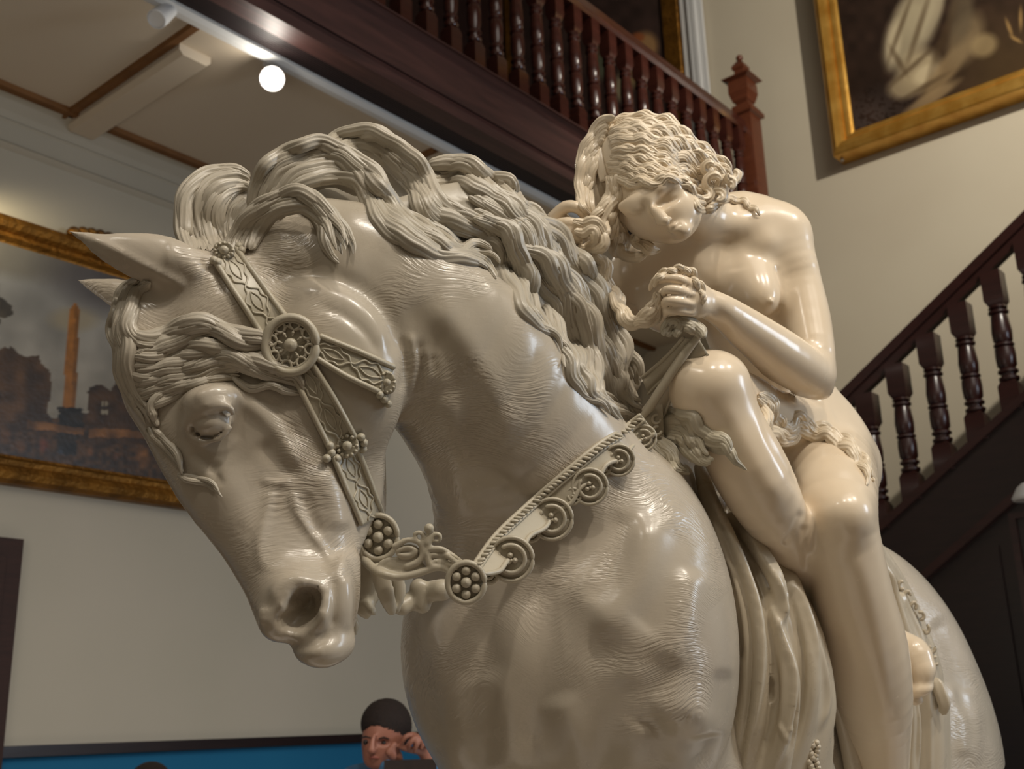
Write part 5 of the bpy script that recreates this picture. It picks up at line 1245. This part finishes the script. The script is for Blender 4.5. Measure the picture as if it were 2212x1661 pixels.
tp = resample([(2018,1462,2.50),(2030,1490,2.485),(2040,1520,2.48),(2036,1545,2.49)], 16)
V, Fq = lock(PP(tp), np.full(16, .013), np.full(16, .006), 5, .12, .3, 22, tip=.6, root=.6); sculpt_obj('cloth_tab', V, Fq, M_CLOTH, cloth)
# ------------------------------------------------------------------ horse's legs below the view, self base, plinth
def zplane(u, v, d):
    p = PW(u, v, d); return p
for (u, d, side) in ((1075, 1.99, 0), (1440, 2.17, 0), (1760, 2.95, 1), (2010, 2.75, 1)):
    p = PW(u, 1700, d); x, y, z = p; pr = [(z+.12, .115), (z-.10, .085), (z-.32, .055), (z-.40, .062), (z-.50, .046), (.98-.05, .036), (.86, .045), (.80, .036), (.75, .050), (.64, .068)]
    pts = [q for q in pr if q[0] > .63]; path = np.array([[x + (.06*math.sin((z-q[0])*3) if side else .02*(z-q[0])), y, q[0]] for q in sorted(pts, key=lambda a: -a[0])]); rr = np.array([q[1] for q in sorted(pts, key=lambda a: -a[0])])
    pp = catmull(path, 30); rq = np.interp(np.linspace(0, 1, 30), np.linspace(0, 1, len(rr)), rr)
    V, Fq = tube(pp, rq, 18, nref=np.tile([0, 1., 0], (30, 1)))
    mesh_obj('horse_leg', V, Fq, M_HORSE, statue)
c1 = PW(1500, 1650, 2.35); 
ax_ = unit(np.array([PW(1800, 1650, 2.95)[0]-PW(1200, 1650, 2.0)[0], PW(1800, 1650, 2.95)[1]-PW(1200, 1650, 2.0)[1], 0])); ay_ = np.array([-ax_[1], ax_[0], 0])
m = MB(); m.prism([(-1.05,-.42),(1.05,-.42),(1.05,.42),(-1.05,.42)], (c1[0], c1[1], .56), ax_, ay_, (0, 0, .08)); m.build('statue_base', M_TACK, statue)
pl = empty('plinth', (float(c1[0]), float(c1[1]), 0), 'cream painted rectangular plinth under the horse statue', 'plinth')
for nm, w, l, z0_, z1_ in (('plinth_body', 1.15, .52, .1, .48), ('plinth_foot', 1.22, .59, 0, .1), ('plinth_cap', 1.22, .59, .48, .56)):
    m = MB(); m.prism([(-w,-l),(w,-l),(w,l),(-w,l)], (c1[0], c1[1], z0_), ax_, ay_, (0, 0, z1_-z0_)); m.build(nm, M_CEIL, pl)

# ------------------------------------------------------------------ the boy, leaning his head on his hand
def flat_mat(name, c0, c1, rough=.6, sc=20, bump=.2):
    t = NT(name); v = t.coords(); return t.fin(t.ramp(t.noise(v, sc, 3), [(.35, c0), (.65, c1)]), rough, t.bump(t.noise(v, sc*5, 3), bump, .003))
M_BSKIN = flat_mat('boy_skin', srgb(150,98,80), srgb(164,110,92), .5, 12, .05)
M_BHAIR = flat_mat('dark_brown_hair', srgb(26,15,11), srgb(40,24,17), .7, 120, 1.0)
M_SHIRT = flat_mat('blue_sweatshirt', srgb(62,104,142), srgb(74,118,156), .8, 30, .4)
M_SEAT = flat_mat('seat_wood', srgb(30,20,18), srgb(40,26,22), .5)
M_EYE = flat_mat('dark_eye', srgb(36,24,20), srgb(40,28,24), .3); M_LIP = flat_mat('lips', srgb(150,82,72), srgb(158,90,78), .5)
DB = 3.9
boy = empty('person', tuple(PW(835, 1600, DB) * np.array([1, 1, 0])), 'boy in blue sweatshirt with short dark hair resting his head on his raised hand', 'person')
bv = Vol(P(650, 1950, DB+.32) , P(1010, 1500, DB-.32), .006)
bv.lo = np.array([P(640,0,DB)[0], P(0,2160,DB)[1], -DB-.36]); hi_ = np.array([P(1040,0,DB)[0], P(0,1495,DB)[1], -DB+.40]); bv.n = np.ceil((hi_-bv.lo)/bv.h).astype(int)+1; bv.F = np.full(bv.n, .2, np.float32)
bv.E(834, 1568, DB, 50, 52, .095, k=.02); bv.E(822, 1612, DB-.05, 40, 40, .06, rot=-4, k=.03)                # skull, face
bv.E(812, 1643, DB-.07, 24, 16, .035, rot=6, k=.03)                                                         # chin
bv.C([(808, 1588, DB-.108, 4), (804, 1606, DB-.122, 6), (803, 1620, DB-.132, 8)], .012)
bv.E(803, 1622, DB-.125, 11, 6, .014, k=.008)
bv.E(790, 1602, DB-.10, 12, 6, .014, k=.008, op='sub'); bv.E(829, 1604, DB-.10, 13, 6, .014, k=.008, op='sub')
bv.E(878, 1606, DB+.01, 8, 16, .02, rot=10, k=.01)
bv.C([(808, 1636, DB-.105, 9), (808, 1637, DB-.105, 9)], .008)
bv.C([(840, 1640, DB+.02, 30), (838, 1700, DB+.05, 36)], .02)
# hand with four fingers against the temple, thumb under the cheek
bv.E(908, 1612, DB-.04, 16, 20, .018, rot=-25, k=.012)
for q in ([(912,1598,DB-.06,7),(892,1587,DB-.085,6.5),(876,1592,DB-.10,6),(868,1606,DB-.10,5)], [(914,1600,DB-.07,6.5),(900,1592,DB-.10,6),(888,1602,DB-.115,5.5),(882,1618,DB-.11,4.5)],
          [(918,1604,DB-.07,6.5),(908,1598,DB-.10,6),(900,1610,DB-.115,5.5),(895,1624,DB-.11,4.5)], [(922,1610,DB-.06,6),(916,1604,DB-.09,5.5),(910,1616,DB-.10,5)], [(906,1622,DB-.05,8),(880,1618,DB-.08,7),(858,1612,DB-.10,5.5)]): bv.C(q, .006)
bv.C([(914, 1618, DB-.03, 14), (930, 1650, DB-.02, 16)], .012)
bv.C([(840, 1625, DB-.13, 9), (852, 1608, DB-.12, 7)], .006); bv.E(848, 1632, DB-.13, 10, 12, .012, k=.01)      # other hand at the cheek
# body under the shirt
bv.C([(800, 1720, DB+.06, 70), (840, 1850, DB+.10, 80), (850, 2050, DB+.12, 84)], .03)
bv2 = Vol(bv.lo, bv.lo + (bv.n-1)*bv.h, bv.h)
bV, bF = bv.mesh(1)
L_ = lambda V_: toworld(V_)
mesh_obj('body', L_(bV), bF, M_BSKIN, boy)
bv2.C([(770, 1700, DB+.04, 46), (840, 1694, DB+.08, 44), (905, 1715, DB+.04, 42)], .03)
bv2.C([(835, 1730, DB+.06, 84), (845, 1880, DB+.10, 90), (850, 2060, DB+.12, 94)], .04)
bv2.C([(770, 1700, DB+.02, 34), (760, 1800, DB-.10, 30), (815, 1740, DB-.17, 26), (838, 1660, DB-.15, 19)], .02)
bv2.C([(910, 1715, DB+.02, 34), (960, 1800, DB-.04, 30), (945, 1720, DB-.05, 22), (931, 1655, DB-.02, 19)], .02)
V_, F_ = bv2.mesh(2); mesh_obj('sweatshirt', L_(V_), F_, M_SHIRT, boy); del bv, bv2
hv2 = Vol(P(760, 1640, DB+.2), P(920, 1490, DB-.2), .005); hv2.lo = np.array([P(760,0,DB)[0], P(0,1650,DB)[1], -DB-.2]); hi_ = np.array([P(920,0,DB)[0], P(0,1495,DB)[1], -DB+.2]); hv2.n = np.ceil((hi_-hv2.lo)/hv2.h).astype(int)+1; hv2.F = np.full(hv2.n, .2, np.float32)
hv2.E(834, 1562, DB+.008, 53, 50, .102, rot=8, k=.01); hv2.E(868, 1580, DB+.02, 18, 30, .06, k=.02)
hv2.E(812, 1603, DB-.11, 40, 30, .06, rot=14, k=.012, op='sub'); hv2.E(800, 1640, DB-.02, 60, 46, .3, k=.008, op='sub')
V_, F_ = hv2.mesh(1); V_ = V_ + vnormals(V_, F_)*(np.random.default_rng(3).random(len(V_))[:, None]-.1)*.003; mesh_obj('hair', L_(V_), F_, M_BHAIR, boy); del hv2
for u_, v_ in ((790, 1603), (829, 1605)):
    V_, F_ = bead(P(u_, v_, DB-.088), .009, squash=.7); mesh_obj('eye', toworld(V_), F_, M_EYE, boy)
    V_, F_ = tube(PP([(u_-11, v_-9, DB-.107), (u_, v_-12, DB-.112), (u_+11, v_-9, DB-.105)]), .0035, 6); mesh_obj('eyebrow', toworld(V_), F_, M_BHAIR, boy)
V_, F_ = tube(PP([(798, 1637, DB-.118), (806, 1635, DB-.126), (818, 1637, DB-.116)]), .0045, 8, .8); mesh_obj('mouth', toworld(V_), F_, M_LIP, boy)
# chair he leans on
p0 = PW(888, 1640, DB-.17)
ch = empty('chair', (float(p0[0])+.02, float(p0[1])-.02, 0), 'dark wooden chair back in front of the boy in blue', 'chair')
cx_, cy_, cz_ = [float(q) for q in p0]; rt = np.array([R[0][0], R[1][0], 0]); rt /= np.linalg.norm(rt); fw = np.array([-rt[1], rt[0], 0])
def cprism(nm, a0, a1, b0, b1, z0_, z1_):
    m = MB(); m.prism([(a0,b0),(a1,b0),(a1,b1),(a0,b1)], (cx_, cy_, z0_), rt, fw, (0,0,z1_-z0_)); return m.build(nm, M_SEAT, ch)
cprism('top_rail', -.085, .085, -.05, -.015, cz_-.10, cz_-.0); 
for a in (-.08, .05): cprism('leg', a, a+.03, -.05, -.02, 0, cz_-.10)
cprism('slat', -.03, .03, -.04, -.03, .5, cz_-.10)
cprism('seat', -.10, .10, -.44, -.05, .43, .46)
for a in (-.09, .06): cprism('leg', a, a+.03, -.43, -.40, 0, .43)
# second visitor: only the crown of a dark head shows at the lower edge
D2 = 4.2
p2 = PW(320, 1700, D2); per = empty('person', (float(p2[0]), float(p2[1]), 0), 'seated visitor of whom only the dark crown of hair shows at the lower left', 'person')
v2 = Vol((P(200,0,D2)[0], P(0,2300,D2)[1], -D2-.3), (P(440,0,D2)[0], P(0,1630,D2)[1], -D2+.3), .010)
v2.E(322, 1705, D2, 44, 50, .09, k=.02); v2.E(316, 1735, D2-.04, 34, 40, .05, k=.02); v2.C([(322,1750,D2+.02,26),(322,1800,D2+.03,30)], .02); v2.C([(262,1850,D2+.04,36),(322,1815,D2+.04,34),(385,1850,D2+.04,36)], .03)
v2.C([(322,1880,D2+.05,70),(322,2100,D2+.08,74),(322,2230,D2+.08,60)], .04); v2.C([(258,1850,D2+.02,28),(240,2000,D2,22),(280,2120,D2-.12,16)], .02); v2.C([(388,1850,D2+.02,28),(404,2000,D2,22),(360,2120,D2-.12,16)], .02)
V_, F_ = v2.mesh(1); mesh_obj('body', toworld(V_), F_, M_SHIRT, per)
v3 = Vol((P(260,0,D2)[0], P(0,1760,D2)[1], -D2-.2), (P(390,0,D2)[0], P(0,1630,D2)[1], -D2+.2), .007)
v3.E(322, 1698, D2+.01, 48, 50, .10, k=.01); v3.E(318, 1745, D2-.08, 34, 42, .07, k=.01, op='sub')
V_, F_ = v3.mesh(1); mesh_obj('hair', toworld(V_), F_, M_BHAIR, per)
